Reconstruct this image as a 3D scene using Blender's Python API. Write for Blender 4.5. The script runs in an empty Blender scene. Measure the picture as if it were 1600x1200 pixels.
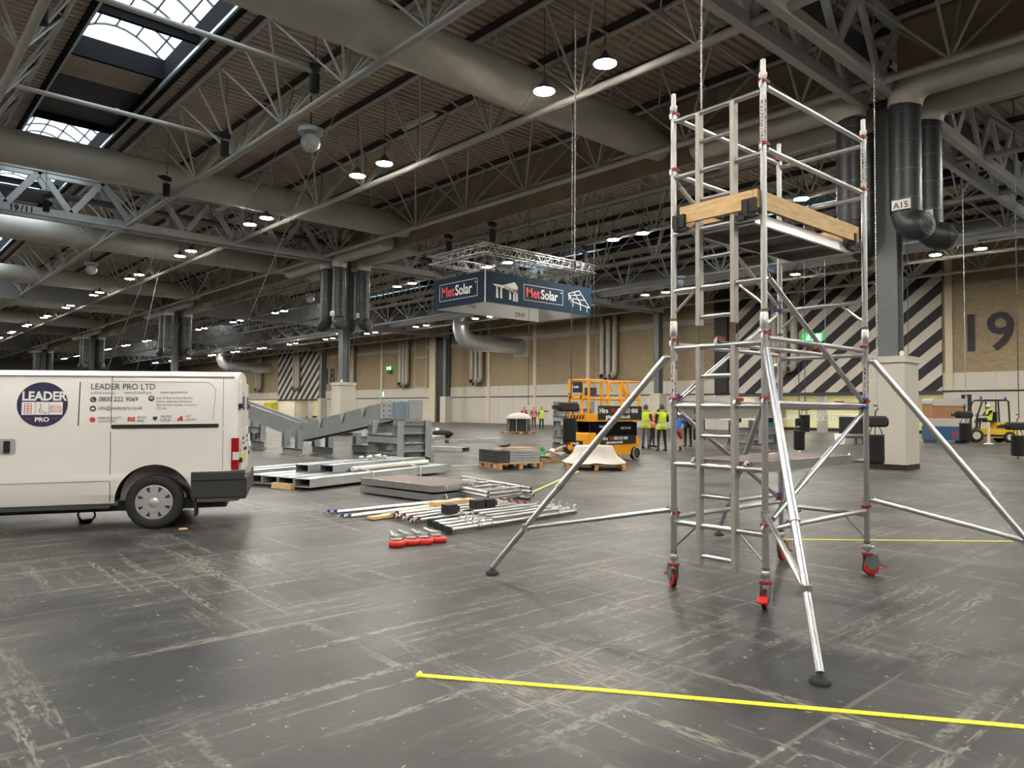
import bpy, bmesh, math, random
from mathutils import Matrix, Vector, Euler
random.seed(7)
PI = math.pi
scene = bpy.context.scene
C = bpy.context.collection

# ------------------------------------------------------------------ camera
# hall axes: Y runs along the roof trusses and the column row, X runs along the girders and ducts towards the brick wall
F_PX, PITCH, ROLL, EYE = 1141.14, .0354, .0073, 1.518
HEAD = PI/2-.7353
FW = Vector((math.cos(HEAD), math.sin(HEAD), 0)); RT = Vector((math.sin(HEAD), -math.cos(HEAD), 0)); UP = Vector((0, 0, 1))
LOOK = FW*math.cos(PITCH)+UP*math.sin(PITCH)
U0 = -FW*math.sin(PITCH)+UP*math.cos(PITCH)
cam_r = RT*math.cos(ROLL)+U0*math.sin(ROLL)
cam_u = -RT*math.sin(ROLL)+U0*math.cos(ROLL)
cd = bpy.data.cameras.new('camera'); cam = bpy.data.objects.new('camera', cd); C.objects.link(cam)
cd.sensor_fit = 'HORIZONTAL'; cd.sensor_width = 36; cd.lens = 36*F_PX/1600
cd.clip_start = .05; cd.clip_end = 600
M3 = Matrix((cam_r, cam_u, -LOOK)).transposed()
cam.matrix_world = Matrix.Translation((0, 0, EYE)) @ M3.to_4x4()
scene.camera = cam

# ------------------------------------------------------------------ world, exposure
SKY = 2.4
LAMP = 275.0
w = bpy.data.worlds.new('overcast_sky'); scene.world = w; w.use_nodes = True
bg = w.node_tree.nodes['Background']; bg.inputs[0].default_value = (.88, .95, 1.0, 1); bg.inputs[1].default_value = SKY
vs = scene.view_settings
vs.view_transform = 'Standard'; vs.look = 'None'; vs.exposure = 1.0; vs.gamma = 1.0; vs.use_curve_mapping = False
scene.cycles.max_bounces = 7; scene.cycles.diffuse_bounces = 4; scene.cycles.glossy_bounces = 4
scene.cycles.transparent_max_bounces = 12; scene.cycles.sample_clamp_indirect = 4.0
scene.cycles.caustics_reflective = False; scene.cycles.caustics_refractive = False

# ------------------------------------------------------------------ materials
MATS = {}
def lin(c): return tuple((x/12.92 if x <= .04045 else ((x+.055)/1.055)**2.4) for x in c)
def rgb(r, g, b): return lin((r/255, g/255, b/255))
def mat(name, col, rough=.6, metal=0., emit=None, es=0., var=0., vscale=8., bump=0., bscale=60., spec=.5, stretch=None):
    if name in MATS: return MATS[name]
    m = bpy.data.materials.new(name); m.use_nodes = True; nt = m.node_tree; b = nt.nodes['Principled BSDF']
    b.inputs['Base Color'].default_value = (*col, 1); b.inputs['Roughness'].default_value = rough; b.inputs['Metallic'].default_value = metal
    b.inputs['Specular IOR Level'].default_value = spec
    if emit: b.inputs['Emission Color'].default_value = (*emit, 1); b.inputs['Emission Strength'].default_value = es
    if var or bump:
        tc = nt.nodes.new('ShaderNodeTexCoord'); mp = nt.nodes.new('ShaderNodeMapping')
        nt.links.new(tc.outputs['Object'], mp.inputs[0])
        if stretch: mp.inputs['Scale'].default_value = stretch
    if var:
        n = nt.nodes.new('ShaderNodeTexNoise'); n.inputs['Scale'].default_value = vscale; n.inputs['Detail'].default_value = 6
        r = nt.nodes.new('ShaderNodeValToRGB'); nt.links.new(mp.outputs[0], n.inputs[0]); nt.links.new(n.outputs[0], r.inputs[0])
        r.color_ramp.elements[0].position = .3; r.color_ramp.elements[1].position = .7
        r.color_ramp.elements[0].color = (*[max(0, x*(1-var)) for x in col], 1); r.color_ramp.elements[1].color = (*[min(1, x*(1+var)) for x in col], 1)
        nt.links.new(r.outputs[0], b.inputs['Base Color'])
    if bump:
        n2 = nt.nodes.new('ShaderNodeTexNoise'); n2.inputs['Scale'].default_value = bscale; n2.inputs['Detail'].default_value = 4
        bp = nt.nodes.new('ShaderNodeBump'); bp.inputs['Strength'].default_value = bump; bp.inputs['Distance'].default_value = .01
        nt.links.new(mp.outputs[0], n2.inputs[0]); nt.links.new(n2.outputs[0], bp.inputs['Height']); nt.links.new(bp.outputs[0], b.inputs['Normal'])
    MATS[name] = m
    return m

# ------------------------------------------------------------------ mesh helpers
class MB:
    def __init__(s): s.v = []; s.f = []; s.sm = []
    def add(s, vs, fs, M=None, smooth=False):
        o = len(s.v)
        for p in vs:
            p = Vector(p); s.v.append(M @ p if M is not None else p)
        for f in fs: s.f.append(tuple(i+o for i in f)); s.sm.append(smooth)
        return s
    def box(s, x0, x1, y0, y1, z0, z1, M=None):
        return s.add([(x0, y0, z0), (x1, y0, z0), (x1, y1, z0), (x0, y1, z0), (x0, y0, z1), (x1, y0, z1), (x1, y1, z1), (x0, y1, z1)],
                     [(0, 3, 2, 1), (4, 5, 6, 7), (0, 1, 5, 4), (1, 2, 6, 5), (2, 3, 7, 6), (3, 0, 4, 7)], M)
    def cbox(s, c, d, M=None):
        return s.box(c[0]-d[0]/2, c[0]+d[0]/2, c[1]-d[1]/2, c[1]+d[1]/2, c[2]-d[2]/2, c[2]+d[2]/2, M)
    def rbox(s, x0, x1, y0, y1, z0, z1, r, M=None, axis='z', seg=3):
        # box with rounded edges parallel to one axis
        if axis == 'z': a0, a1, b0, b1, c0, c1 = x0, x1, y0, y1, z0, z1
        elif axis == 'y': a0, a1, b0, b1, c0, c1 = x0, x1, z0, z1, y0, y1
        else: a0, a1, b0, b1, c0, c1 = y0, y1, z0, z1, x0, x1
        pts = []
        for (cx, cy, st) in ((a1-r, b1-r, 0), (a0+r, b1-r, 1), (a0+r, b0+r, 2), (a1-r, b0+r, 3)):
            for k in range(seg+1):
                t = (st+k/seg)*PI/2; pts.append((cx+r*math.cos(t), cy+r*math.sin(t)))
        def P(p, c):
            return (p[0], p[1], c) if axis == 'z' else ((p[0], c, p[1]) if axis == 'y' else (c, p[0], p[1]))
        n = len(pts)
        vs = [P(p, c0) for p in pts]+[P(p, c1) for p in pts]
        fs = [(i, (i+1) % n, n+(i+1) % n, n+i) for i in range(n)]+[tuple(range(n-1, -1, -1)), tuple(range(n, 2*n))]
        if axis == 'y': fs = [tuple(reversed(f)) for f in fs]
        return s.add(vs, fs, M)
    def tube(s, p0, p1, r, n=8, r2=None, caps=True, smooth=True):
        p0 = Vector(p0); p1 = Vector(p1); d = p1-p0
        if d.length < 1e-6: return s
        q = d.to_track_quat('Z', 'Y').to_matrix(); r2 = r if r2 is None else r2
        ring = [Vector((math.cos(2*PI*k/n), math.sin(2*PI*k/n), 0)) for k in range(n)]
        vs = [p0+q@(c*r) for c in ring]+[p1+q@(c*r2) for c in ring]
        s.add(vs, [(i, (i+1) % n, n+(i+1) % n, n+i) for i in range(n)], None, smooth)
        if caps:
            s.add(vs, [tuple(range(n-1, -1, -1)), tuple(range(n, 2*n))])
        return s
    def path(s, pts, r, n=8, closed=False):
        pts = [Vector(p) for p in pts]; m = len(pts); rings = []
        up = Vector((0, 0, 1)); prev = None
        for i, p in enumerate(pts):
            a = pts[(i-1) % m] if (closed or i > 0) else p; b = pts[(i+1) % m] if (closed or i < m-1) else p
            t = (b-a).normalized()
            if prev is None:
                u = t.orthogonal().normalized()
            else:
                u = (prev-t*prev.dot(t)).normalized()
            prev = u; w_ = t.cross(u)
            rr = r[i] if isinstance(r, (list, tuple)) else r
            rings.append([p+u*(rr*math.cos(2*PI*k/n))+w_*(rr*math.sin(2*PI*k/n)) for k in range(n)])
        vs = [v for g in rings for v in g]; fs = []
        for i in range(m if closed else m-1):
            j = (i+1) % m
            for k in range(n): fs.append((i*n+k, i*n+(k+1) % n, j*n+(k+1) % n, j*n+k))
        s.add(vs, fs, None, True)
        if not closed: s.add(vs, [tuple(range(n-1, -1, -1)), tuple(range((m-1)*n, m*n))])
        return s
    def bar(s, p0, p1, w, h, up=(0, 0, 1)):
        # rectangular bar between two points; w sideways, h along 'up'
        p0 = Vector(p0); p1 = Vector(p1); t = (p1-p0).normalized(); u = Vector(up)
        if abs(t.dot(u)) > .99: u = Vector((1, 0, 0))
        sd = t.cross(u).normalized(); u = sd.cross(t)
        vs = [p+sd*(a*w/2)+u*(b*h/2) for p in (p0, p1) for a, b in ((-1, -1), (1, -1), (1, 1), (-1, 1))]
        return s.add(vs, [(3, 2, 1, 0), (4, 5, 6, 7), (0, 1, 5, 4), (1, 2, 6, 5), (2, 3, 7, 6), (3, 0, 4, 7)])
    def ibeam(s, p0, p1, b, h, tf, tw, up=(0, 0, 1)):
        p0 = Vector(p0); p1 = Vector(p1); t = (p1-p0).normalized(); u = Vector(up); sd = t.cross(u).normalized(); u = sd.cross(t)
        s.bar(p0+u*(h/2-tf/2), p1+u*(h/2-tf/2), b, tf, u); s.bar(p0-u*(h/2-tf/2), p1-u*(h/2-tf/2), b, tf, u)
        return s.bar(p0, p1, tw, h-2*tf, u)
    def lathe(s, prof, n=16, M=None, smooth=True, ang=2*PI, cap=True):
        full = abs(ang-2*PI) < 1e-6; m = n if full else n+1
        vs = [(r*math.cos(ang*k/n), r*math.sin(ang*k/n), z) for (r, z) in prof for k in range(m)]
        fs = []
        for i in range(len(prof)-1):
            for k in range(n):
                k2 = (k+1) % m
                fs.append((i*m+k, i*m+k2, (i+1)*m+k2, (i+1)*m+k))
        s.add(vs, fs, M, smooth)
        if full and cap:
            if prof[0][0] > 1e-4: s.add(vs[:m], [tuple(range(m-1, -1, -1))], M)
            if prof[-1][0] > 1e-4: s.add(vs[-m:], [tuple(range(m))], M)
        return s
    def prism(s, poly, h0, h1, M=None):
        n = len(poly)
        vs = [(p[0], p[1], h0) for p in poly]+[(p[0], p[1], h1) for p in poly]
        return s.add(vs, [(i, (i+1) % n, n+(i+1) % n, n+i) for i in range(n)]+[tuple(range(n-1, -1, -1)), tuple(range(n, 2*n))], M)
    def ball(s, c, r, n=12, m=8, sc=(1, 1, 1)):
        prof = [(max(1e-5, math.sin(PI*i/m))*r, -math.cos(PI*i/m)*r) for i in range(m+1)]
        return s.lathe(prof, n, Matrix.Translation(c) @ Matrix.Diagonal((*sc, 1)))
    def mesh(s, name):
        me = bpy.data.meshes.new(name); me.from_pydata([tuple(v) for v in s.v], [], s.f)
        me.polygons.foreach_set('use_smooth', s.sm); me.validate(); me.update()
        return me
def rotz(a): return Matrix.Rotation(a, 4, 'Z')
def T(x, y=0, z=0): return Matrix.Translation((x, y, z))
PM = {}                                      # root transform of every empty
def tag(o, label=None, cat=None, group=None, kind=None):
    if label: o['label'] = label
    if cat: o['category'] = cat
    if group: o['group'] = group
    if kind: o['kind'] = kind
    return o
def empty(name, loc, rz=0, label=None, cat=None, group=None, kind=None, M=None):
    o = bpy.data.objects.new(name, None); C.objects.link(o); o.empty_display_size = .2
    m = M if M is not None else Matrix.Translation(loc) @ rotz(rz)
    o.matrix_world = m; PM[o.name] = m.copy()
    return tag(o, label, cat, group, kind)
def put(name, mb, m, parent=None, label=None, cat=None, group=None, kind=None, local=False):
    # link a mesh as one object; its points are in world space unless local
    me = mb if isinstance(mb, bpy.types.Mesh) else None
    if me is None:
        if parent is not None and not local and parent.name in PM:
            iv = PM[parent.name].inverted()
            mb.v = [iv @ v for v in mb.v]
        me = mb.mesh(name)
    if m is not None and len(me.materials) == 0: me.materials.append(m if not isinstance(m, str) else MATS[m])
    o = bpy.data.objects.new(name, me); C.objects.link(o)
    if parent is not None:
        o.parent = parent
        PM[o.name] = PM.get(parent.name, Matrix())
    return tag(o, label, cat, group, kind)
UNIT = {}
def unit_tube(m, n):
    k = (m.name, n)
    if k not in UNIT:
        me = MB().tube((0, 0, 0), (0, 0, 1), 1, n).mesh('tube'); me.materials.append(m); UNIT[k] = me
    return UNIT[k]
def stick(name, p0, p1, r, m, parent, n=8, local=False):
    # a straight round member that shares one mesh with its fellows
    m = MATS[m] if isinstance(m, str) else m
    o = bpy.data.objects.new(name, unit_tube(m, n)); C.objects.link(o)
    p0 = Vector(p0); p1 = Vector(p1)
    if parent is not None and not local:
        iv = PM[parent.name].inverted(); p0 = iv @ p0; p1 = iv @ p1
    d = p1-p0
    o.location = p0; o.rotation_mode = 'QUATERNION'; o.rotation_quaternion = d.to_track_quat('Z', 'Y'); o.scale = (r, r, d.length)
    if parent is not None: o.parent = parent
    return o
def children(o): return [c for c in bpy.data.objects if c.parent == o]
def tree_of(root):
    kids = {}
    for o in bpy.data.objects:
        if o.parent is not None: kids.setdefault(o.parent.name, []).append(o)
    return kids
def copy_tree(o, loc, rz=0, label=None, group=None, sc=None, kids=None):
    kids = kids if kids is not None else tree_of(o)
    def rec(a, par):
        c = a.copy(); C.objects.link(c)
        if par is not None: c.parent = par; c.matrix_parent_inverse = a.matrix_parent_inverse.copy()
        for k in kids.get(a.name, []): rec(k, c)
        return c
    c = rec(o, None)
    m = Matrix.Translation(loc) @ rotz(rz)
    if sc: m = m @ Matrix.Scale(sc, 4)
    c.matrix_world = m; PM[c.name] = m.copy()
    if label: c['label'] = label
    if group: c['group'] = group
    return c
def text(name, s, size, M, m, parent, ext=.002, bold=0., align='LEFT', sx=1.0, shear=0):
    cu = bpy.data.curves.new('lettering', 'FONT'); cu.body = s; cu.size = size; cu.extrude = ext; cu.offset = bold*size; cu.align_x = align; cu.shear = shear
    cu.resolution_u = 3
    t = bpy.data.objects.new('lettering', cu)
    me = bpy.data.meshes.new_from_object(t)
    bpy.data.objects.remove(t); bpy.data.curves.remove(cu)
    mm = M @ Matrix.Diagonal((sx, 1, 1, 1))
    if parent is not None and parent.name in PM: mm = PM[parent.name].inverted() @ mm
    me.transform(mm); me.materials.clear(); me.materials.append(MATS[m] if isinstance(m, str) else m)
    o = bpy.data.objects.new(name, me); C.objects.link(o)
    if parent is not None: o.parent = parent; PM[o.name] = PM.get(parent.name, Matrix())
    return o
def frame(origin, xdir, ydir):
    x = Vector(xdir).normalized(); y = Vector(ydir).normalized(); z = x.cross(y)
    return Matrix.Translation(origin) @ Matrix((x, y, z)).transposed().to_4x4()
def at(px, py, h=0.):
    # the point at height h that the photograph shows at this pixel
    a, b = px-800, py-600; c, s = math.cos(ROLL), math.sin(ROLL)
    r = LOOK*F_PX+RT*(a*c+b*s)-U0*(-a*s+b*c)
    return Vector((0, 0, EYE))+r*((h-EYE)/r.z)
# ------------------------------------------------------------------ common materials
mat('alu', (.62, .63, .64), .30, 1., var=.06, vscale=14)
mat('alu_dull', (.50, .50, .50), .38, .95, var=.08, vscale=10)
mat('alu_stile', (.44, .42, .39), .5, .6, var=.06, vscale=10)
mat('steel_zinc', (.62, .63, .63), .35, .9, var=.12, vscale=20)
mat('galv', (.46, .50, .52), .40, .65, var=.14, vscale=3)
mat('galv_light', (.56, .58, .58), .42, .6, var=.1, vscale=3)
mat('grey_paint', (.27, .285, .29), .45, 0, var=.10, vscale=2.5)
mat('blue_grey', (.27, .35, .41), .45, .1, var=.08, vscale=3)
mat('truss_paint', (.50, .485, .45), .62, 0, var=.06, vscale=3)
mat('girder_paint', (.58, .59, .59), .6, 0, var=.05, vscale=3)
mat('purlin_shadow', (.045, .045, .045), .7)  # near-black, so the purlins also draw the shadow line under the roof sheet
mat('barrier', (.36, .29, .21), .8, 0, var=.15, vscale=.8)
mat('barrier_grey', (.30, .30, .29), .75, 0, var=.1, vscale=.6)
mat('duct_paint', (.56, .53, .47), .5, .1, var=.07, vscale=1.2, bump=.05, bscale=3)
mat('duct_silver', (.60, .62, .64), .30, .75, var=.08, vscale=2)
mat('drum', (.030, .034, .038), .42, .2, var=.12, vscale=4)
mat('drum_hi', (.07, .075, .08), .4, .2)
mat('column_steel', (.13, .145, .145), .5, .1, var=.05)
mat('casing', (.52, .49, .43), .6, 0, var=.04, vscale=1.5)
mat('cream', (.63, .56, .41), .6, 0, var=.05)
mat('white_wall', (.58, .545, .485), .6, 0, var=.04, vscale=.8)
mat('black', (.012, .012, .013), .5)
mat('black_fabric', (.010, .010, .011), .85, bump=.4, bscale=25)
mat('rubber', (.018, .018, .018), .75)
mat('red', (.60, .025, .018), .4)
mat('dark_red', (.30, .02, .02), .45)
mat('blue_plastic', (.02, .06, .30), .4)
mat('white_paint', (.80, .80, .78), .45)
mat('white_plastic', (.72, .70, .65), .5)
mat('timber', (.74, .50, .245), .6, 0, var=.18, vscale=6, stretch=(1, 1, 6))
mat('pallet_wood', (.52, .29, .11), .75, 0, var=.25, vscale=9)
mat('ply', (.17, .12, .10), .55, 0, var=.2, vscale=12)
mat('yellow_tape', (.85, .78, .02), .5)
mat('chain', (.42, .42, .42), .4, .8)
mat('dark_grey', (.05, .052, .055), .6)
mat('mid_grey', (.22, .22, .22), .6)
mat('green_sign', (.0, .35, .06), .5, emit=(.02, .75, .15), es=.6)
mat('white_lit', (.9, .9, .9), .5, emit=(1, 1, .95), es=1.2)
mat('cardboard', (.45, .28, .13), .8, var=.1)
mat('sheet_plastic', (.52, .48, .43), .4, bump=.5, bscale=9)
mat('globe', (.52, .55, .58), .35)

def nodes_mat(name):
    m = bpy.data.materials.new(name); m.use_nodes = True; MATS[name] = m
    nt = m.node_tree; return m, nt, nt.nodes['Principled BSDF'], nt.nodes.new, nt.links.new
# painted concrete floor: dark grey, tyre-worn, with pale scuffs along both hall axes
m, nt, b, N, Lk = nodes_mat('floor_paint')
tc = N('ShaderNodeTexCoord')
def mapped(scale, rot=0):
    mp = N('ShaderNodeMapping'); mp.inputs['Scale'].default_value = scale; mp.inputs['Rotation'].default_value = (0, 0, rot); Lk(tc.outputs['Object'], mp.inputs[0]); return mp.outputs[0]
def noise(vec, sc, det=6, rough=.6):
    n = N('ShaderNodeTexNoise'); n.inputs['Scale'].default_value = sc; n.inputs['Detail'].default_value = det; n.inputs['Roughness'].default_value = rough; Lk(vec, n.inputs[0]); return n.outputs[0]
def ramp(v, a, bb, c0=(0, 0, 0), c1=(1, 1, 1)):
    r = N('ShaderNodeValToRGB'); Lk(v, r.inputs[0]); e = r.color_ramp.elements; e[0].position = a; e[1].position = bb; e[0].color = (*c0, 1); e[1].color = (*c1, 1); return r.outputs[0]
def math_(op, a, bb):
    n = N('ShaderNodeMath'); n.operation = op
    for i, x in enumerate((a, bb)):
        if isinstance(x, (int, float)): n.inputs[i].default_value = x
        elif x is not None: Lk(x, n.inputs[i])
    return n.outputs[0]
def mix(f, a, bb):
    n = N('ShaderNodeMix'); n.data_type = 'RGBA'
    for i, x in ((0, f), (6, a), (7, bb)):
        if isinstance(x, (int, float)): n.inputs[i].default_value = x
        elif isinstance(x, tuple): n.inputs[i].default_value = (*x, 1)
        else: Lk(x, n.inputs[i])
    return n.outputs[2]
cloud = noise(mapped((1, 1, 1)), .30, 8, .6)
base = ramp(cloud, .36, .66, (.019, .020, .0225), (.052, .052, .052))
slab = N('ShaderNodeTexBrick'); slab.inputs['Scale'].default_value = 1.0; slab.inputs['Mortar Size'].default_value = .055; slab.inputs['Mortar Smooth'].default_value = .8
slab.inputs['Brick Width'].default_value = 2.44; slab.inputs['Row Height'].default_value = 1.22
slab.inputs['Color1'].default_value = (.72, .72, .74, 1); slab.inputs['Color2'].default_value = (1.25, 1.24, 1.2, 1); slab.inputs['Mortar'].default_value = (1, 1, 1, 1)
Lk(mapped((1, 1, 1), .0), slab.inputs[0])
mm = N('ShaderNodeMix'); mm.data_type = 'RGBA'; mm.blend_type = 'MULTIPLY'; mm.inputs[0].default_value = .75; Lk(base, mm.inputs[6]); Lk(slab.outputs[0], mm.inputs[7])
def blend(a_, b_, t_): return math_('ADD', math_('MULTIPLY', a_, 1-t_), math_('MULTIPLY', b_, t_))
grit = ramp(noise(mapped((1, 1, 1)), 22, 3, .6), .42, .54)
gritX = ramp(noise(mapped((.35, 1.6, 1)), 26, 3, .6), .44, .56); gritY = ramp(noise(mapped((1.6, .35, 1)), 26, 3, .6), .44, .56)
areaA = ramp(noise(mapped((.45, 1.1, 1)), .75, 4, .55), .46, .60); areaB = ramp(noise(mapped((1.1, .45, 1), .3), .75, 4, .55), .48, .62)
sA = math_('MULTIPLY', math_('MULTIPLY', ramp(noise(mapped((.55, 9, 1), .015), 1.0, 4, .6), .52, .57), areaA), gritX)
sA2 = math_('MULTIPLY', ramp(noise(mapped((.22, 5, 1), .01), 1.0, 3, .5), .63, .66), gritX)
sB = math_('MULTIPLY', math_('MULTIPLY', ramp(noise(mapped((9, .55, 1), -.015), 1.0, 4, .6), .52, .57), areaB), gritY)
sB2 = math_('MULTIPLY', ramp(noise(mapped((5, .22, 1), -.01), 1.0, 3, .5), .64, .67), gritY)
joint = math_('MULTIPLY', ramp(slab.outputs['Fac'], .3, .8), math_('MULTIPLY', grit, ramp(noise(mapped((1, 1, 1)), 1.3, 4, .6), .44, .58)))
sD = ramp(noise(mapped((.35, 14, 1), .62), 1.0, 3, .5), .66, .69)
specks = ramp(noise(mapped((1, 1, 1)), 16, 3, .5), .68, .71)
sc1 = math_('MAXIMUM', math_('MAXIMUM', math_('MAXIMUM', sA, sB), math_('MAXIMUM', sA2, sB2)), math_('MAXIMUM', math_('MULTIPLY', joint, .85), math_('MULTIPLY', sD, .5)))
wear = math_('MULTIPLY', math_('MAXIMUM', areaA, areaB), .30)
c0 = mix(wear, mm.outputs[2], (.090, .088, .084))
c1 = mix(math_('MULTIPLY', sc1, .85), c0, (.21, .195, .16))
c2 = mix(math_('MULTIPLY', specks, .7), c1, (.30, .29, .26))
Lk(c2, b.inputs['Base Color'])
rr = ramp(noise(mapped((1, 1, 1)), .8, 5), .3, .7, (.36, .36, .36), (.48, .48, .48))
Lk(rr, b.inputs['Roughness']); b.inputs['Specular IOR Level'].default_value = .32
bp = N('ShaderNodeBump'); bp.inputs['Strength'].default_value = .10; bp.inputs['Distance'].default_value = .01; Lk(noise(mapped((1, 1, 1)), 18, 4, .6), bp.inputs['Height']); Lk(bp.outputs[0], b.inputs['Normal'])
# brick wall
m, nt, b, N, Lk = nodes_mat('brick_wall'); tc = N('ShaderNodeTexCoord')
mp = N('ShaderNodeMapping'); mp.inputs['Rotation'].default_value = (PI/2, 0, PI/2); Lk(tc.outputs['Object'], mp.inputs[0])
sx = N('ShaderNodeSeparateXYZ'); cx = N('ShaderNodeCombineXYZ'); Lk(tc.outputs['Object'], sx.inputs[0]); Lk(sx.outputs[1], cx.inputs[0]); Lk(sx.outputs[2], cx.inputs[1])
br = N('ShaderNodeTexBrick'); br.inputs['Scale'].default_value = 2.2; br.inputs['Mortar Size'].default_value = .012
br.inputs['Color1'].default_value = (.46, .36, .225, 1); br.inputs['Color2'].default_value = (.37, .285, .175, 1); br.inputs['Mortar'].default_value = (.31, .24, .15, 1)
Lk(cx.outputs[0], br.inputs[0])
n1 = N('ShaderNodeTexNoise'); n1.inputs['Scale'].default_value = .5; n1.inputs['Detail'].default_value = 6; Lk(cx.outputs[0], n1.inputs[0])
mm = N('ShaderNodeMix'); mm.data_type = 'RGBA'; mm.blend_type = 'MULTIPLY'; mm.inputs[0].default_value = .35; Lk(br.outputs[0], mm.inputs[6]); Lk(n1.outputs[1], mm.inputs[7]); Lk(mm.outputs[2], b.inputs['Base Color'])
b.inputs['Roughness'].default_value = .85
# black and white diagonal stripes painted on boards
m, nt, b, N, Lk = nodes_mat('stripes'); tc = N('ShaderNodeTexCoord'); sx = N('ShaderNodeSeparateXYZ'); Lk(tc.outputs['Object'], sx.inputs[0])
def mth(op, a, bb):
    n = N('ShaderNodeMath'); n.operation = op
    for i, x in enumerate((a, bb)):
        if isinstance(x, (int, float)): n.inputs[i].default_value = x
        else: Lk(x, n.inputs[i])
    return n.outputs[0]
v = mth('FRACT', mth('DIVIDE', mth('ADD', sx.outputs[2], mth('MULTIPLY', sx.outputs[1], .83)), 1.55), 0)
st = mth('GREATER_THAN', v, .5)
mx = N('ShaderNodeMix'); mx.data_type = 'RGBA'; Lk(st, mx.inputs[0]); mx.inputs[6].default_value = (.014, .014, .017, 1); mx.inputs[7].default_value = (.60, .56, .49, 1)
Lk(mx.outputs[2], b.inputs['Base Color']); b.inputs['Roughness'].default_value = .6
# roof sheet
mat('deck', (.57, .49, .39), .65, .05, var=.08, vscale=.6)
# rooflight glazing
m = bpy.data.materials.new('rooflight_glass'); m.use_nodes = True; nt = m.node_tree; nt.nodes.clear()
o_ = nt.nodes.new('ShaderNodeOutputMaterial'); tr = nt.nodes.new('ShaderNodeBsdfTransparent'); gl = nt.nodes.new('ShaderNodeBsdfGlossy'); mx = nt.nodes.new('ShaderNodeMixShader')
tr.inputs[0].default_value = (.88, .95, .97, 1); gl.inputs['Roughness'].default_value = .15; mx.inputs[0].default_value = .06
nt.links.new(tr.outputs[0], mx.inputs[1]); nt.links.new(gl.outputs[0], mx.inputs[2]); nt.links.new(mx.outputs[0], o_.inputs[0]); MATS['rooflight_glass'] = m
# lamp lens
mat('lamp_lens', (.9, .9, .88), .4, emit=(1.0, .94, .84), es=LAMP)
mat('lamp_housing', (.13, .13, .13), .5, .3)

# ------------------------------------------------------------------ the setting
XW, YB, YF, XL = 53.3, -42., 172., -40.
put('floor', MB().box(XL, XW+9, YB, YF, -.2, 0), 'floor_paint', kind='structure')
DK = 12.45                                            # underside of the roof sheet
def deck(x0, x1):
    prof = []
    n = int((YF-YB)/.3)
    mb = MB(); vs = []; fs = []
    for i in range(n):
        y = YB+i*.3
        for dy, dz in ((0, 0), (.13, 0), (.16, .085), (.27, .085)): vs += [(x0, y+dy, DK+dz), (x1, y+dy, DK+dz)]
    k = len(vs)//2
    for i in range(k-1): fs.append((2*i, 2*i+2, 2*i+3, 2*i+1))
    mb.add(vs, fs)
    mb.box(x0, x1, YB, YF, DK+.14, DK+.3)
    return mb
ceil = empty('ceiling', (0, 0, 0), kind='structure')
HW = 1.54
strips = (-23.9, 6.1, 36.1)
edges = [XL, -23.9-HW, -23.9+HW, 6.1-HW, 6.1+HW, 36.1-HW, 36.1+HW, XW+.3]
for i in range(0, 8, 2): put('roof_sheet', deck(edges[i], edges[i+1]), 'deck', ceil)
OPEN = [(-28.9, -14.9), (-8.3, 5.7), (12.3, 26.3), (33., 47.), (53.7, 67.7), (74.4, 88.4), (95.1, 109.1), (115.8, 129.8), (136.5, 150.5)]
ZR = 13.3
arc = [(-HW+2*HW*i/10, .75*math.sin(PI*i/10)) for i in range(11)]
pane_mb = MB(); NP = 12; PL = 14./NP
vs = [(x, y, z) for y in (.03, PL-.03) for x, z in arc]
pane_mb.add(vs, [(i, i+1, 12+i, 11+i) for i in range(10)])
pane_me = pane_mb.mesh('pane'); pane_me.materials.append(MATS['rooflight_glass'])
rib_me = MB().path([(x, 0, z) for x, z in arc], .045, 6).mesh('rib'); rib_me.materials.append(mat('rib_grey', (.16, .18, .19), .6))
wn = 0
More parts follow.
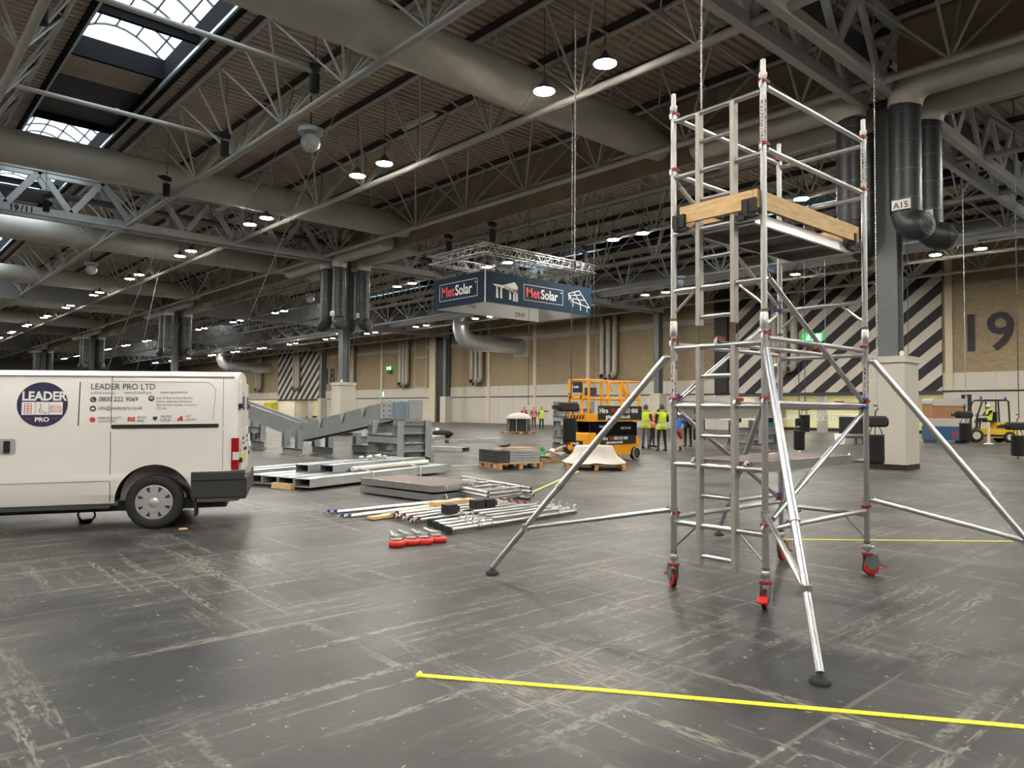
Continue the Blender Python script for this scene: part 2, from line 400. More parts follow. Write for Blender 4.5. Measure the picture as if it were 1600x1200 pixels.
for sx_ in strips:
    y = YB
    segs = []
    for (a, b_) in OPEN: segs += [(y, a, 0), (a, b_, 1)]; y = b_
    segs.append((y, YF, 0))
    for a, b_, op in segs:
        if not op:
            put('roof_strip', MB().box(sx_-HW, sx_+HW, a, b_, ZR-.35, ZR+.1), mat('strip_dark', (.06, .06, .06), .7), ceil)
            if sx_ == 6.1 and 20 < a < 60:
                k = MB()
                for i in range(10): k.box(sx_-HW+.15, sx_+HW-.15, a+.5+i*.18, a+.6+i*.18, ZR-.42, ZR-.35)
                put('rib_sheet', k, 'deck', ceil)
    kerb = MB()
    for s in (-1, 1):
        kerb.box(sx_+s*HW-.06, sx_+s*HW+.06, YB, YF, DK-.12, ZR+.05)
    put('rooflight_kerb', kerb, mat('kerb_dark', (.014, .014, .016), .9, spec=.1), ceil)
    rail = MB()
    for s in (-1, 1): rail.box(sx_+s*(HW-.12)-.04, sx_+s*(HW-.12)+.04, YB, YF, DK-.05, DK+.05)
    put('rooflight_rail', rail, 'galv', ceil)
    for (a, b_) in OPEN:
        if sx_ < 0 and (b_ < -10 or a > 60): pass
        wn += 1
        wd = empty('window_%d' % wn, (sx_, a, ZR), kind='structure')
        put('frame', MB().box(-HW, HW, -.08, .08, -.6, .08).box(-HW, HW, 13.92, 14.08, -.6, .08), 'kerb_dark', wd, local=True)
        for q in (3.55, 10.45):
            cb = MB().ibeam((-HW-.4, q, -.55), (HW+.4, q, -.55), .16, .3, .03, .03); put('cross_beam', cb, 'kerb_dark', wd, local=True)
        for i in range(NP):
            p = put('pane', pane_me, None, wd); p.location = (0, i*PL, 0)
        for i in range(NP+1):
            p = put('glazing_rib', rib_me, None, wd); p.location = (0, i*PL, 0)
        ln = MB()
        for x, z in arc[1:-1:2]: ln.bar((x, 0, z), (x, 14, z), .05, .05)
        put('glazing_bar', ln, 'rib_grey', wd, local=True)
# sky portals over the rooflights guide daylight sampling
for sx_ in (6.1, 36.1, -23.9):
    for (a, b_) in OPEN[:7]:
        if b_ < -20: continue
        ld = bpy.data.lights.new('sky_portal', 'AREA'); ld.shape = 'RECTANGLE'; ld.size = 2*HW; ld.size_y = 14; ld.cycles.is_portal = True
        lo = bpy.data.objects.new('sky_portal', ld); C.objects.link(lo); lo.location = (sx_, (a+b_)/2, ZR-.02)
# enclosing walls out of the picture
put('wall_back', MB().box(XL, XW+9, YB-.3, YB, 0, 14), 'white_wall', kind='structure')
put('wall_front', MB().box(XL, XW+9, YF, YF+.3, 0, 14), mat('far_wall', (.18, .19, .2), .7), kind='structure')
put('wall_left', MB().box(XL-.3, XL, YB, YF, 0, 14), 'white_wall', kind='structure')
# the brick wall with its white panelled base
wr = empty('wall_right', (XW, 0, 0), kind='structure')
DOORS = [(16.6, 31.7), (102.8, 117.3)]
put('brickwork', MB().box(XW, XW+.35, YB, YF, 4.15, 14), 'brick_wall', wr)
y = YB; low = MB()
for a, b_ in DOORS+[(YF, YF)]:
    low.box(XW, XW+.35, y, a, 0, 4.15); y = b_
for a, b_ in DOORS: low.box(XW, XW+.35, a, b_, 2.95, 4.15)
put('wall_core', low, 'white_wall', wr)
pan_me = {}
def panel(y0, y1, z0, z1):
    k = (round(y1-y0, 2), z0, z1)
    if k not in pan_me:
        me = MB().box(-.05, 0, .012, y1-y0-.012, z0+.012, z1-.012).mesh('wall_panel'); me.materials.append(MATS['white_wall']); pan_me[k] = me
    p = put('wall_panel', pan_me[k], None, wr); p.location = (0, y0, 0)
y = 8.6
while y < 140:
    y2 = y+2.5
    inside = any(a-1.3 < y+1.25 < b_+1.3 for a, b_ in DOORS)
    if not inside: panel(y, y2, 0, 2.93)
    panel(y, y2, 2.99, 4.13); y = y2
put('black_rail', MB().box(XW-.09, XW, 8, 140, 2.90, 2.99), 'black', wr)
put('grey_band', MB().box(XW-.04, XW, 33, 100, 8.95, 9.4), mat('band_grey', (.40, .38, .33), .7), wr)
for yy in (16.2, 47.8, 55.3, 62.8, 85.2, 92.7): put('pilaster', MB().box(XW-.12, XW, yy-.22, yy+.22, 0 if yy > 33 else 2.99, 12.4), 'cream', wr)
put('pilaster', MB().box(XW-.5, XW, 72.4, 73.6, 0, 12.4), 'cream', wr); put('black_upright', MB().box(XW-.35, XW, 69.9, 72.3, 0, 12.4), 'black', wr)  # cream pilaster with a wide black upright beside it
put('black_upright', MB().box(XW-.3, XW, 32.4, 33.6, 2.99, 12.4), 'black', wr)  # narrower black upright beyond the near striped boards
# striped boards above the two entrances, in board-wide pieces
for (a, b_) in DOORS:
    nb = 6; wdt = (b_-a)/nb
    for i in range(nb):
        put('striped_board', MB().box(XW-.16, XW-.02, a+i*wdt+.01, a+(i+1)*wdt-.01, 2.98, 11.6), 'stripes', wr)
put('dark_post', MB().box(XW-.3, XW, 100.9, 102.6, 0, 12.4), 'column_steel', wr)
R90 = lambda o: frame(o, (0, -1, 0), (0, 0, 1))
num_m = mat('number_black', (.02, .022, .028), .6)
text('number_nineteen', '19', 3.35, R90((XW-.06, 15.75, 5.55)), num_m, wr, .03, .012, sx=.98)
text('number_eighteen', '18', 3.2, R90((XW-.06, 101.3, 5.3)), num_m, wr, .03, .008, sx=.98)
# entrance lobbies behind the wall
def lobby(a, b_, n):
    r = empty('door_%d' % n, (XW, a, 0), kind='structure')
    yl = mat('lobby_yellow', (.72, .66, .33), .6, var=.05, vscale=1.)
    put('lobby_back', MB().box(XW+5.5, XW+5.7, a-1, b_+1, 0, 3.2), yl, r)
    for s, yy in ((0, a-.4), (1, b_+.2)): put('lobby_side', MB().box(XW+.3, XW+5.6, yy, yy+.2, 0, 3.2), 'white_wall', r)
    put('lobby_ceiling', MB().box(XW+.3, XW+5.6, a-.4, b_+.4, 2.95, 3.1), 'white_wall', r)
    put('header', MB().box(XW-.12, XW+.3, a, b_, 2.72, 2.96), 'dark_grey', r)
    for i, (y0, y1, mm_) in enumerate(((a+.6, a+4.6, yl), (a+5., a+7.4, mat('lobby_blue', (.25, .40, .48), .5)), (a+7.6, b_-1.6, mat('lobby_cream', (.78, .76, .50), .5)))):
        put('shop_front', MB().box(XW+5.2, XW+5.48, y0, y1, .25, 2.6), mm_, r)
    put('plinth', MB().box(XW+5.1, XW+5.45, a, b_, 0, .22), 'black', r)
    gt = MB()
    for i in range(9):
        y0 = a+.6+i*.45
        gt.bar((XW+5.15, y0, .3), (XW+5.15, y0, 2.55), .04, .04)
        if i < 8: gt.bar((XW+5.15, y0, .7), (XW+5.15, y0+.45, 1.5), .03, .03); gt.bar((XW+5.15, y0, 1.5), (XW+5.15, y0+.45, .7), .03, .03)
    put('folding_gate', gt, mat('gate_olive', (.33, .30, .12), .6), r)
    for q in (a+3.6, a+8.2): put('lobby_post', MB().box(XW, XW+.5, q-.3, q+.3, 0, 2.75), 'casing', r)
    for i in range(5):
        yy = a+1.5+i*(b_-a-3)/4
        put('lobby_lamp', MB().box(XW+1.8, XW+2.1, yy-.7, yy+.7, 2.88, 2.94), mat('lobby_lamp', (.9, .9, .8), .5, emit=(1, .95, .75), es=30), r)
lobby(*DOORS[0], 1); lobby(*DOORS[1], 2)
# tall framed hatch on the wall
for k, (ya, yb_) in enumerate(((74.9, 77.3),)):
    r = empty('door_%d' % (3+k), (XW, ya, 4.2), kind='structure')
    fr = MB()
    for y0, y1, z0, z1 in ((ya-.12, ya, 4.2, 11.5), (yb_, yb_+.12, 4.2, 11.5), (ya, yb_, 4.2, 4.32), (ya, yb_, 8.0, 8.12), (ya, yb_, 11.4, 11.5)): fr.box(XW-.1, XW, y0, y1, z0, z1)
    put('hatch_frame', fr, 'cream', r); put('hatch_leaf', MB().box(XW-.05, XW, ya, yb_, 4.3, 11.4), mat('hatch_tan', (.33, .27, .17), .7), r)
# ------------------------------------------------------------------ roof steelwork
ZB, ZT = 10.05, 12.18
ORD = ['first', 'second', 'third', 'fourth', 'fifth', 'sixth', 'seventh', 'eighth', 'ninth', 'tenth', 'eleventh', 'twelfth', 'thirteenth', 'fourteenth', 'fifteenth']
BAYN = {-1: 'beside and behind the viewer', 0: 'between the two nearest columns', 1: 'between the second and third columns', 2: 'between the third and fourth columns', 3: 'between the fourth and fifth columns', 4: 'beyond the fifth column'}
TX = [(2.77, 'fourth', 'left of'), (9.43, 'third', 'left of'), (14.43, 'second', 'left of'), (19.43, 'first', 'left of'), (22.77, 'first', 'right of'), (27.77, 'second', 'right of'),
      (32.77, 'third', 'right of'), (39.43, 'fourth', 'right of'), (44.43, 'fifth', 'right of'), (49.43, 'sixth', 'right of')]
DETAIL = {(0, 2.77), (0, 9.43), (0, 14.43), (0, 19.43), (0, 22.77), (0, 27.77), (0, 32.77), (1, 2.77), (1, 9.43), (1, 14.43), (0, 39.43)}
far_truss = {}
def truss(x, k, o_, side):
    y0 = 7.85+30*k
    t = empty('roof_truss', (x, y0, ZB), 0, 'tubular roof truss, %s %s the column row, %s' % (o_, side, BAYN[k]), 'truss', 'tubular roof trusses')
    tm = MATS['truss_paint']
    if (k, x) in DETAIL:
        stick('bottom_chord', (0, 0, 0), (0, 30, 0), .105, tm, t, 12, True)
        for s in (-1, 1): stick('top_chord', (s*1.25, 0, ZT-ZB), (s*1.25, 30, ZT-ZB), .07, tm, t, 8, True)
        for s in (-1, 1):
            p = MB().box(s*1.25-.08, s*1.25+.08, 0, 30, ZT-ZB+.08, DK-ZB-.002); put('purlin', p, 'purlin_shadow', t, local=True)
        for i in range(8):
            yb = 3.75*i+1.7
            for s in (-1, 1):
                stick('web', (0, yb, 0), (s*1.25, yb-1.75, ZT-ZB), .042, tm, t, 6, True)
                stick('web', (0, yb, 0), (s*1.25, yb+.1, ZT-ZB), .042, tm, t, 6, True)
                stick('web', (0, yb, 0), (s*1.25, min(30, yb+2), ZT-ZB), .036, tm, t, 6, True)
            stick('tie', (-1.25, yb, ZT-ZB), (1.25, yb, ZT-ZB), .04, tm, t, 6, True)
            stick('tie', (-1.25, yb, ZT-ZB), (1.25, min(30, yb+2), ZT-ZB), .03, tm, t, 6, True)
    else:
        if not far_truss:
            a = MB().tube((0, 0, 0), (0, 30, 0), .105, 8); b2 = MB(); c = MB(); d = MB()
            for s in (-1, 1):
                b2.tube((s*1.25, 0, ZT-ZB), (s*1.25, 30, ZT-ZB), .07, 6); d.box(s*1.25-.08, s*1.25+.08, 0, 30, ZT-ZB+.08, DK-ZB-.002)
            for i in range(8):
                yb = 3.75*i+1.7
                for s in (-1, 1):
                    for dy in (-1.75, .1, 2): c.tube((0, yb, 0), (s*1.25, min(30, yb+dy), ZT-ZB), .04, 5, caps=False)
                c.tube((-1.25, yb, ZT-ZB), (1.25, yb, ZT-ZB), .04, 5, caps=False)
            for nm, q, mm_ in (('bottom_chord', a, 'truss_paint'), ('top_chord', b2, 'truss_paint'), ('web', c, 'truss_paint'), ('purlin', d, 'purlin_shadow')):
                me = q.mesh(nm); me.materials.append(MATS[mm_]); far_truss[nm] = me
        for nm, me in far_truss.items(): put(nm, me, None, t)
for x, o_, sd in TX:
    for k in range(-1, 5):
        if k == -1 and x < 9: continue
        truss(x, k, o_, sd)
# girders along X
def girder(k, x0, x1, where):
    Y = 7.85+30*k
    g = empty('roof_girder', (x0, Y, ZB), 0, '%s, %s' % ('deep lattice girder with flat bracing' if k < 2 else 'deep lattice girder clad in grey board', where), 'girder', 'lattice girders across the hall')
    gm = MATS['girder_paint']; L = x1-x0
    for s in (-1, 1):
        put('bottom_chord', MB().box(0, L, s*.42-.11, s*.42+.11, -.16, .16), gm, g, local=True)
        put('top_chord', MB().box(0, L, s*.42-.1, s*.42+.1, 1.75, 1.98), gm, g, local=True)
        n = 12
        for i in range(n):
            xa, xm, xb = L*i/n, L*(i+.5)/n, L*(i+1)/n
            for p, q in (((xa, s*.42, 1.8), (xm, s*.42, .1)), ((xm, s*.42, .1), (xb, s*.42, 1.8))):
                put('diagonal', MB().bar(p, q, .10, .26, (1, 0, 0)), gm, g, local=True)
    tr = MB(); tr.box(0, L, -.28, .28, .86, .9); tr.box(0, L, -.3, -.27, .86, 1.0); tr.box(0, L, .27, .3, .86, 1.0)
    put('cable_tray', tr, 'dark_grey', g, local=True)
    if k >= 2: put('cladding_board', MB().box(0, L, -.62, -.55, -.25, DK-ZB), 'barrier_grey', g, local=True)
    return g
g11 = None
for k in range(0, 5):
    wh = ['at the nearest column', 'at the second column', 'at the third column', 'at the fourth column', 'at the fifth column'][k]
    a = girder(k, -8.9, 20.6, 'left of the column row '+wh)
    if k == 1: g11 = a
    girder(k, 21.6, 51.1, 'right of the column row '+wh)
mat('ink', (.01, .012, .03), .6)
for x_, q in ((4.75, '19'), (5.17, '/'), (5.30, '11')): text('bay_number', q, .36, frame((x_, 37.30, 9.92), (1, 0, 0), (0, 0, 1)), 'ink', g11, .005, .03)
# column-row smoke curtain, along Y
sc_ = empty('smoke_curtain', (21.1, 0, 0), 0, 'long brown smoke curtain hanging in the roof along the column row', 'curtain')
for k in range(0, 5):
    y0 = 7.85+30*k
    for j in range(6): put('curtain_panel', MB().box(21.05, 21.13, y0+.6+j*4.8, y0+.6+(j+1)*4.8-.015, 10.0, DK), 'barrier', sc_)
    put('edge_tube', MB().tube((20.95, y0+.5, 10.95), (20.95, y0+29.5, 10.95), .07, 8), 'truss_paint', sc_)
for j in range(2): put('curtain_panel', MB().box(21.05, 21.13, -2.+j*4.8, -2+(j+1)*4.8-.015, 10.0, DK), 'barrier', sc_)

for (y_, z_) in ((25.9, 11.07), (19.0, 11.1), (33.0, 11.1)):
    t_ = empty('tie_tube', (2.77, y_, z_), 0, 'grey tie tube across the rooflight, %s' % ('above the second roof duct' if y_ == 25.9 else ('nearest the viewer' if y_ < 20 else 'beyond the second roof duct')), 'tie')
    stick('tube', (2.77, y_, z_), (9.43, y_, z_), .075, 'truss_paint', t_, 10)
    put('joint', MB().tube((6.05, y_, z_), (6.15, y_, z_), .095, 10), 'truss_paint', t_)
# ------------------------------------------------------------------ columns with air drums
def elbow(c, r, R, ax_from, ax_to, n=12, seg=5):
    # quarter bend starting at c, leaving along ax_from and ending along ax_to
    f = Vector(ax_from); t_ = Vector(ax_to); c = Vector(c)
    return [c+f*(R*math.sin(PI/2*i/seg))+t_*(R*(1-math.cos(PI/2*i/seg))) for i in range(seg+1)]
def drum_set(k):
    Y = 7.85+30*k; xc = 21.1
    col = empty('steel_column', (xc, Y, 0), 0, 'grey steel roof column on a boxed white base, %s along the row' % ('nearest, behind the scaffold tower' if k == 0 else ORD[k]), 'column', 'roof columns')
    put('shaft', MB().ibeam((xc, Y, 3.0), (xc, Y, 10.05), .50, .46, .05, .30, (1, 0, 0)), 'column_steel', col)
    put('base_casing', MB().box(xc-.49, xc+.49, Y-.52, Y+.52, .12, 2.86), 'casing', col)
    put('casing_cap', MB().box(xc-.53, xc+.53, Y-.56, Y+.56, 2.86, 3.03), 'casing', col)
    put('skirting', MB().box(xc-.5, xc+.5, Y-.53, Y+.53, 0, .14), 'black', col)
    put('cap_lamp', MB().lathe([(.05, 0), (.06, .1), (.03, .14)], 8, T(xc-.35, Y-.4, 3.03)), 'white_paint', col)
    for i, (dx, dy) in enumerate(((-.78, -.7), (.78, -.7), (-.78, .7), (.78, .7))):
        cx_, cy = xc+dx, Y+dy; r = .38; zb = 6.75
        lab = ('near' if dy < 0 else 'far')+(' left' if dx < 0 else ' right')
        d = empty('air_drum', (cx_, cy, zb), 0, 'dark vertical air drum, %s of four round the %s column' % (lab, ORD[k]), 'air duct', 'dark air drums')
        put('barrel', MB().lathe([(r, zb), (r, 9.55)], 20, T(cx_, cy, 0)), 'drum', d)
        for q in range(4): put('seam', MB().lathe([(r+.012, zb+.3+q*.75), (r+.012, zb+.34+q*.75)], 20, T(cx_, cy, 0)), 'drum_hi', d)
        ydir = -1 if dy < 0 else 1
        pts = elbow((cx_, cy, zb), r, .42, (0, 0, -1), (0.25 if dx > 0 else -.25, ydir, 0)); e = pts[-1]
        dirv = Vector((.25 if dx > 0 else -.25, ydir, 0)).normalized()
        put('bend', MB().path(pts+[e+dirv*.12], [r]*len(pts)+[r*.85], 16), 'drum', d)
        nz = MB(); nm = frame(e+dirv*.1, dirv.cross(Vector((0, 0, 1))), (0, 0, 1))
        for q in range(5): nz.lathe([(.31-.055*q, .02+.03*q), (.28-.055*q, .08+.03*q)], 16, nm @ Matrix.Rotation(PI, 4, 'Y'))
        put('nozzle', nz, 'drum_hi', d)
        if k < 2 and dy < 0:
            pl = frame((cx_-r-.02, cy+(.17 if dx < 0 else .02), zb+.04), (0, -1, 0), (0, 0, 1))
            put('number_plate', MB().box(-.03, .42 if dx < 0 else .28, -.04, .22, -.02, .02, pl), 'white_plastic', d)
            text('plate_lettering', 'A15' if dx < 0 else 'A1', .22, pl @ T(.01, 0, .022), 'ink', d, .002, .01)
        # cream bend on top leading to the branch duct along Y
        pts = elbow((cx_, cy, 9.55), r, .6, (0, 0, 1), (0, ydir, 0))
        put('top_bend', MB().path(pts+[pts[-1]+Vector((0, 4.4*ydir, 0))], [.42]*(len(pts)+1), 16), 'duct_paint', d)
for k in range(0, 5): drum_set(k)
for k in (1, 2, 3):
    Y = 7.85+30*k
    c2 = empty('wall_column', (51.1, Y, 0), 0, 'dark steel column standing before the brick wall, %s from the right' % ORD[k-1], 'column', 'wall columns')
    put('shaft', MB().ibeam((51.1, Y, 0), (51.1, Y, 10.05), .5, .6, .06, .05, (1, 0, 0)), 'column_steel', c2)
    put('base_casing', MB().box(50.6, 51.6, Y-.5, Y+.5, 0, 3.0), 'casing', c2)

# ------------------------------------------------------------------ ducts
def duct(label, pts, r, m, seams=None, n=24):
    d = empty('air_duct', pts[0], 0, label, 'air duct')
    put('barrel', MB().path(pts, r, n), m, d)
    if seams:
        a, b2 = Vector(pts[0]), Vector(pts[-1])
        for i in range(1, seams):
            c = a.lerp(b2, i/seams); u = (b2-a).normalized()
            put('seam', MB().tube(c-u*.04, c+u*.04, r+.012, n), m, d)
    return d
for (Y, nm) in ((15.35, 'nearest, crossing the top of the picture'), (31.2, 'second from the viewer, below the rooflight'), (45.35, 'third from the viewer'), (61.2, 'fourth from the viewer'), (75.35, 'fifth from the viewer'), (91.2, 'sixth from the viewer')):
    d = duct('fat cream painted roof duct across the bay, '+nm, [(-8, Y, 10.82), (19.6, Y, 10.82)], .62, 'duct_paint', 5)
    put('taper', MB().tube((19.6, Y, 10.82), (20.86, Y, 10.75), .62, 24, .45), 'duct_paint', d)
duct('long silver roof duct running beside the brick wall', [(42.8, -5, 10.85), (42.8, 140, 10.85)], .6, 'duct_silver', 20)
b_ = duct('bent silver duct dropping from the roof into the brick wall', [(45.0, 57.4, 11.2), (45.0, 57.4, 9.6), (45.25, 57.4, 8.9), (45.8, 57.4, 8.45), (46.6, 57.4, 8.3), (XW-.02, 57.4, 8.3)], .85, 'duct_silver')
put('wall_plate', MB().box(XW-.1, XW, 56.2, 58.6, 7.2, 9.4), 'casing', b_)
b_ = duct('bent silver duct entering the brick wall beside the far striped boards', [(45.0, 121, 11.2), (45.0, 121, 9.6), (45.25, 121, 8.9), (45.8, 121, 8.45), (46.6, 121, 8.3), (XW-.02, 121, 8.3)], .85, 'duct_silver')
# triple air pipes down the wall
pi_me = MB().path([(0, 0, 5.2), (0, 0, 0), (-.05, 0, -.2), (-.2, 0, -.38), (-.5, 0, -.45)], .27, 14).mesh('pipe'); pi_me.materials.append(mat('pipe_beige', (.40, .37, .31), .45, .1, var=.05))
for Yc, wh in ((27.4, 'on the near striped boards'), (44.9, 'beside the dark wall column'), (64.5, 'under the bent silver duct'), (79.3, 'beside the tall hatch'), (93, 'left of the far number'), (110, 'on the far striped boards'), (124.6, 'past the far striped boards')):
    p = empty('air_pipes', (XW-.45, Yc, 5.2), 0, 'set of three beige air pipes down the wall, '+wh, 'air pipes', 'wall air pipes')
    for j in range(3):
        o = put('pipe', pi_me, None, p); o.location = (0, (j-1)*.78, .0 if j != 1 else -.3); o.rotation_euler = (0, 0, (-.5, 0, .6)[j])
        put('mouth', MB().tube((-.44, 0, -.44), (-.52, 0, -.46), .22, 12), 'black', o, local=True)

# ------------------------------------------------------------------ lamps
house = MB().lathe([(.285, .003), (.285, .012), (.22, .05), (.18, .13), (.10, .2), (.05, .3), (.02, .32)], 16)
hm = house.mesh('housing'); hm.materials.append(MATS['lamp_housing'])
lm = MB().lathe([(.28, .002), (.27, -.008), (.001, -.012)], 16).mesh('lens'); lm.materials.append(MATS['lamp_lens'])
far_lamp = MB().lathe([(.285, .003), (.285, .022), (.20, .06), (.10, .2), (.02, .32)], 10); far_lamp.lathe([(.28, .002), (.27, -.008), (.001, -.012)], 10); far_lamp.tube((0, 0, .3), (0, 0, DK-9.945), .008, 4)
fl = far_lamp.mesh('high_bay_lamp'); fl.materials.append(MATS['lamp_housing']); fl.materials.append(MATS['lamp_lens'])
for p in fl.polygons: p.material_index = 1 if max(fl.vertices[i].co.z for i in p.vertices) < .0025 else 0
fl2_ = MB().lathe([(.285, .003), (.285, .022), (.20, .06), (.10, .2), (.02, .32)], 10); fl2_.lathe([(.28, .002), (.27, -.008), (.001, -.012)], 10)
fl2 = fl2_.mesh('high_bay_lamp'); fl2.materials.append(MATS['lamp_housing']); fl2.materials.append(MATS['lamp_lens'])
for p in fl2.polygons: p.material_index = 1 if max(fl2.vertices[i].co.z for i in p.vertices) < .0025 else 0
DUCT_Y = (15.35, 31.2, 45.35, 61.2, 75.35, 91.2)
cab_s = MB().tube((0, 0, .31), (0, 0, 10.205-9.93), .008, 5).mesh('cable'); cab_s.materials.append(MATS['black'])
cab = MB().tube((0, 0, .31), (0, 0, DK-9.945), .008, 5).mesh('cable'); cab.materials.append(MATS['black'])
ROWS = [(-16.0, 'second row left of columns'), (-1.3, 'row far left of the columns'), (13.34, 'row left of the columns'), (27.62, 'row right of the columns'), (42.64, 'row nearest the brick wall')]
for X, rn in ROWS:
    for i in range(-4, 15):
        if X < 0 and i > 6: continue
        if X < -10 and (i < -2 or i > 4): continue
        Yc = 12.5+9.68*i
        for s in (-1, 1):
            loc = (X, YB+.3*round((Yc+s*.92-YB-.065)/.3)+.065, 9.93)
            lab = ('round high-bay lamp, %s of the %s pair in the %s' % ('nearer' if s < 0 else 'farther', ORD[i], rn)) if i >= 0 else ('lamp out of view behind, %s of pair %s, %s' % ('nearer' if s < 0 else 'farther', ORD[-i-1], rn))
            if i < 0 or X < 0 or Yc > 66:
                o = put('high_bay_lamp', fl2 if (X > 40 or (X < 20 and min(abs(loc[1]-q) for q in DUCT_Y) < .6)) else fl, None, None, lab, 'lamp', 'high-bay lamps'); o.location = loc
            else:
                o = empty('high_bay_lamp', loc, 0, lab, 'lamp', 'high-bay lamps')
                under = X > 40 or (X < 20 and min(abs(loc[1]-q) for q in DUCT_Y) < .6)
                for nm, me in (('housing', hm), ('lens', lm), ('cable', cab)):
                    if not (under and nm == 'cable'): put(nm, me, None, o)
                if under and X < 20: o.location.z = 9.88
# linear unlit fittings
for (x, y, z_, wh) in ((14.0, 20.3, 11.2, 'above the second truss'), (13.2, 35.5, 11.2, 'past the second roof duct'), (38.0, 18.0, 10.6, 'before the striped boards')):
    f = empty('tube_light', (x, y, z_), 0, 'unlit linear batten light %s' % wh, 'light')
    put('batten', MB().box(x-.07, x+.07, y-.9, y+.9, z_, z_+.08), 'white_plastic', f); put('reflector', MB().box(x-.14, x+.14, y-.92, y+.92, z_+.08, z_+.1), 'white_plastic', f)
    put('hanger', MB().tube((x, y, z_+.1), (x, y, DK-.01), .01, 5), 'black', f)
# spherical loudspeakers
for (x, y, wh) in ((10.15, 20.45, 'near the first roof duct'), (10.3, 48.5, 'beyond the lettered girder'), (38.6, 27.0, 'over the tower top'), (25.0, 50.0, 'past the banner')):
    s = empty('globe_speaker', (x, y, 9.65), 0, 'pale spherical loudspeaker hung in the roof %s' % wh, 'speaker', 'globe speakers')
    put('globe', MB().ball((x, y, 9.62), .3, 18, 12), 'globe', s)
    put('collar', MB().lathe([(.38, 9.88), (.38, 10.02), (.2, 10.06)], 18, T(x, y, 0)), 'globe', s)
    put('rod', MB().tube((x, y, 10.05), (x, y, DK-.01), .03, 6), 'dark_grey', s)

# ------------------------------------------------------------------ chain hoists
def hoist_proto():
    h = empty('chain_hoist', (0, 0, -50), 0, 'black chain hoist', 'hoist', 'chain hoists')
    body = MB(); body.rbox(-.28, .2, -.13, .13, -.12, .14, .05, None, 'x'); body.tube((-.34, 0, 0), (.26, 0, 0), .11, 12); body.box(-.5, -.3, -.07, .07, -.05, .05)
    put('motor', body, 'black', h, local=True)
    put('hook', MB().path([(0, 0, .14), (0, 0, .24), (.06, 0, .3), (.04, 0, .38), (-.04, 0, .38)], .018, 6), 'dark_grey', h, local=True)
    bag = MB().lathe([(.02, -.98), (.17, -.97), (.19, -.9), (.185, -.35), (.2, -.3), (.17, -.3)], 14)
    put('chain_bag', bag, 'black_fabric', h, local=True)
    st = MB()
    for a in (0, 2.1, 4.2): st.tube((.17*math.cos(a), .17*math.sin(a), -.32), (.08*math.cos(a), .08*math.sin(a), -.1), .012, 5)
    put('strap', st, 'black', h, local=True)
    put('tip', MB().ball((0, 0, -1.03), .035, 8, 6).tube((0, 0, -1.0), (0, 0, -.95), .015, 6), 'red', h, local=True)
    return h
ch_prof = []
for i in range(150): ch_prof += [(.006, i*.06), (.019, i*.06+.02), (.019, i*.06+.04)]
ch_me = MB().lathe(ch_prof, 6).mesh('chain'); ch_me.materials.append(MATS['chain'])
ch_dark = ch_me.copy(); ch_dark.materials.clear(); ch_dark.materials.append(MATS['dark_grey'])
hp = hoist_proto(); hk = tree_of(hp); used = [False]
def under_rib(y): return YB+.3*round((y-YB-.065)/.3)+.065      # the nearest low rib of the roof sheet
def hoist(loc, rz, label, chain=True, dark=False, sc=None):
    loc = (loc[0], under_rib(loc[1]), loc[2])
    high = loc[2] > 5
    if not used[0]:
        used[0] = True; h = hp; m_ = Matrix.Translation(loc) @ rotz(rz)
        if sc: m_ = m_ @ Matrix.Scale(sc, 4)
        h.matrix_world = m_; PM[h.name] = m_; h['label'] = label
    else: h = copy_tree(hp, loc, rz, label, sc=sc, kids=hk)
    if high:
        for c in [q for q in bpy.data.objects if q.parent == h and q.name.startswith('tip')]: bpy.data.objects.remove(c)
    if chain:
        top = DK-.005-loc[2]-.3*(sc or 1)
        c = put('chain', ch_dark if dark else ch_me, None, h); c.location = (.05, 0, .3); c.scale = (1, 1, top/9.0/(sc or 1))
    return h
hoist((17.75, 6.9, 1.30), -.75, 'black chain hoist with red tip hanging close before the nearest column')
hoist((30.4, 8.9, 1.45), -.6, 'black chain hoist on a silver chain hanging before the forklift mast')
hoist((28.4, 6.65, 1.1), -.9, 'black chain hoist at the right edge, before the forklift tail', dark=True)
hoist((33.5, 11.9, 1.2), .3, 'black chain hoist hanging right of the column base, left of the forklift load', dark=True)
hoist((24.9, 12.4, 1.15), .5, 'black chain hoist seen between the tower diagonal and its right post', dark=True)
hoist((28.4, 13.8, 1.7), .2, 'black chain hoist on a dark chain, second left of the right tower post', dark=True)
hoist((36.0, 21.5, 1.9), .2, 'black chain hoist before the cream shop front inside the tower', dark=True)
hoist((38.0, 20.5, 1.9), .9, 'black chain hoist before the blue shop front inside the tower', dark=True)
hoist((20.5, 13.7, 1.55), .5, 'black chain hoist behind the tower ladder', dark=True)
hoist((15.0, 14.1, 1.60), -.5, 'black chain hoist with long bag before the yellow lift', dark=True)
hoist((24.8, 17.6, 1.95), .5, 'black chain hoist hanging beside the worker in yellow', dark=True, sc=.8)
for i, (x, y, z_, wh) in enumerate(((8.9, 24.2, 10.5, 'beside the third truss, second from the top'), (8.9, 30.1, 10.45, 'beside the third truss, just above the second roof duct'), (8.9, 17.9, 10.6, 'beside the third truss, nearest'),
        (3.0, 19.5, 11.0, 'in the top left corner of the roof'), (2.9, 27.3, 10.4, 'at the left edge above the second duct'), (6.0, 36.6, 10.6, 'on the lettered girder'))):
    hoist((x, y, z_), .4*i, 'black chain hoist in the roof '+wh, dark=True, sc=.7)

# ------------------------------------------------------------------ hanging banner and its truss
bc = Vector((21.09, 25.17, 0)); bl, brr = 3.85, 7.1; z0, z1 = 6.39, 7.81
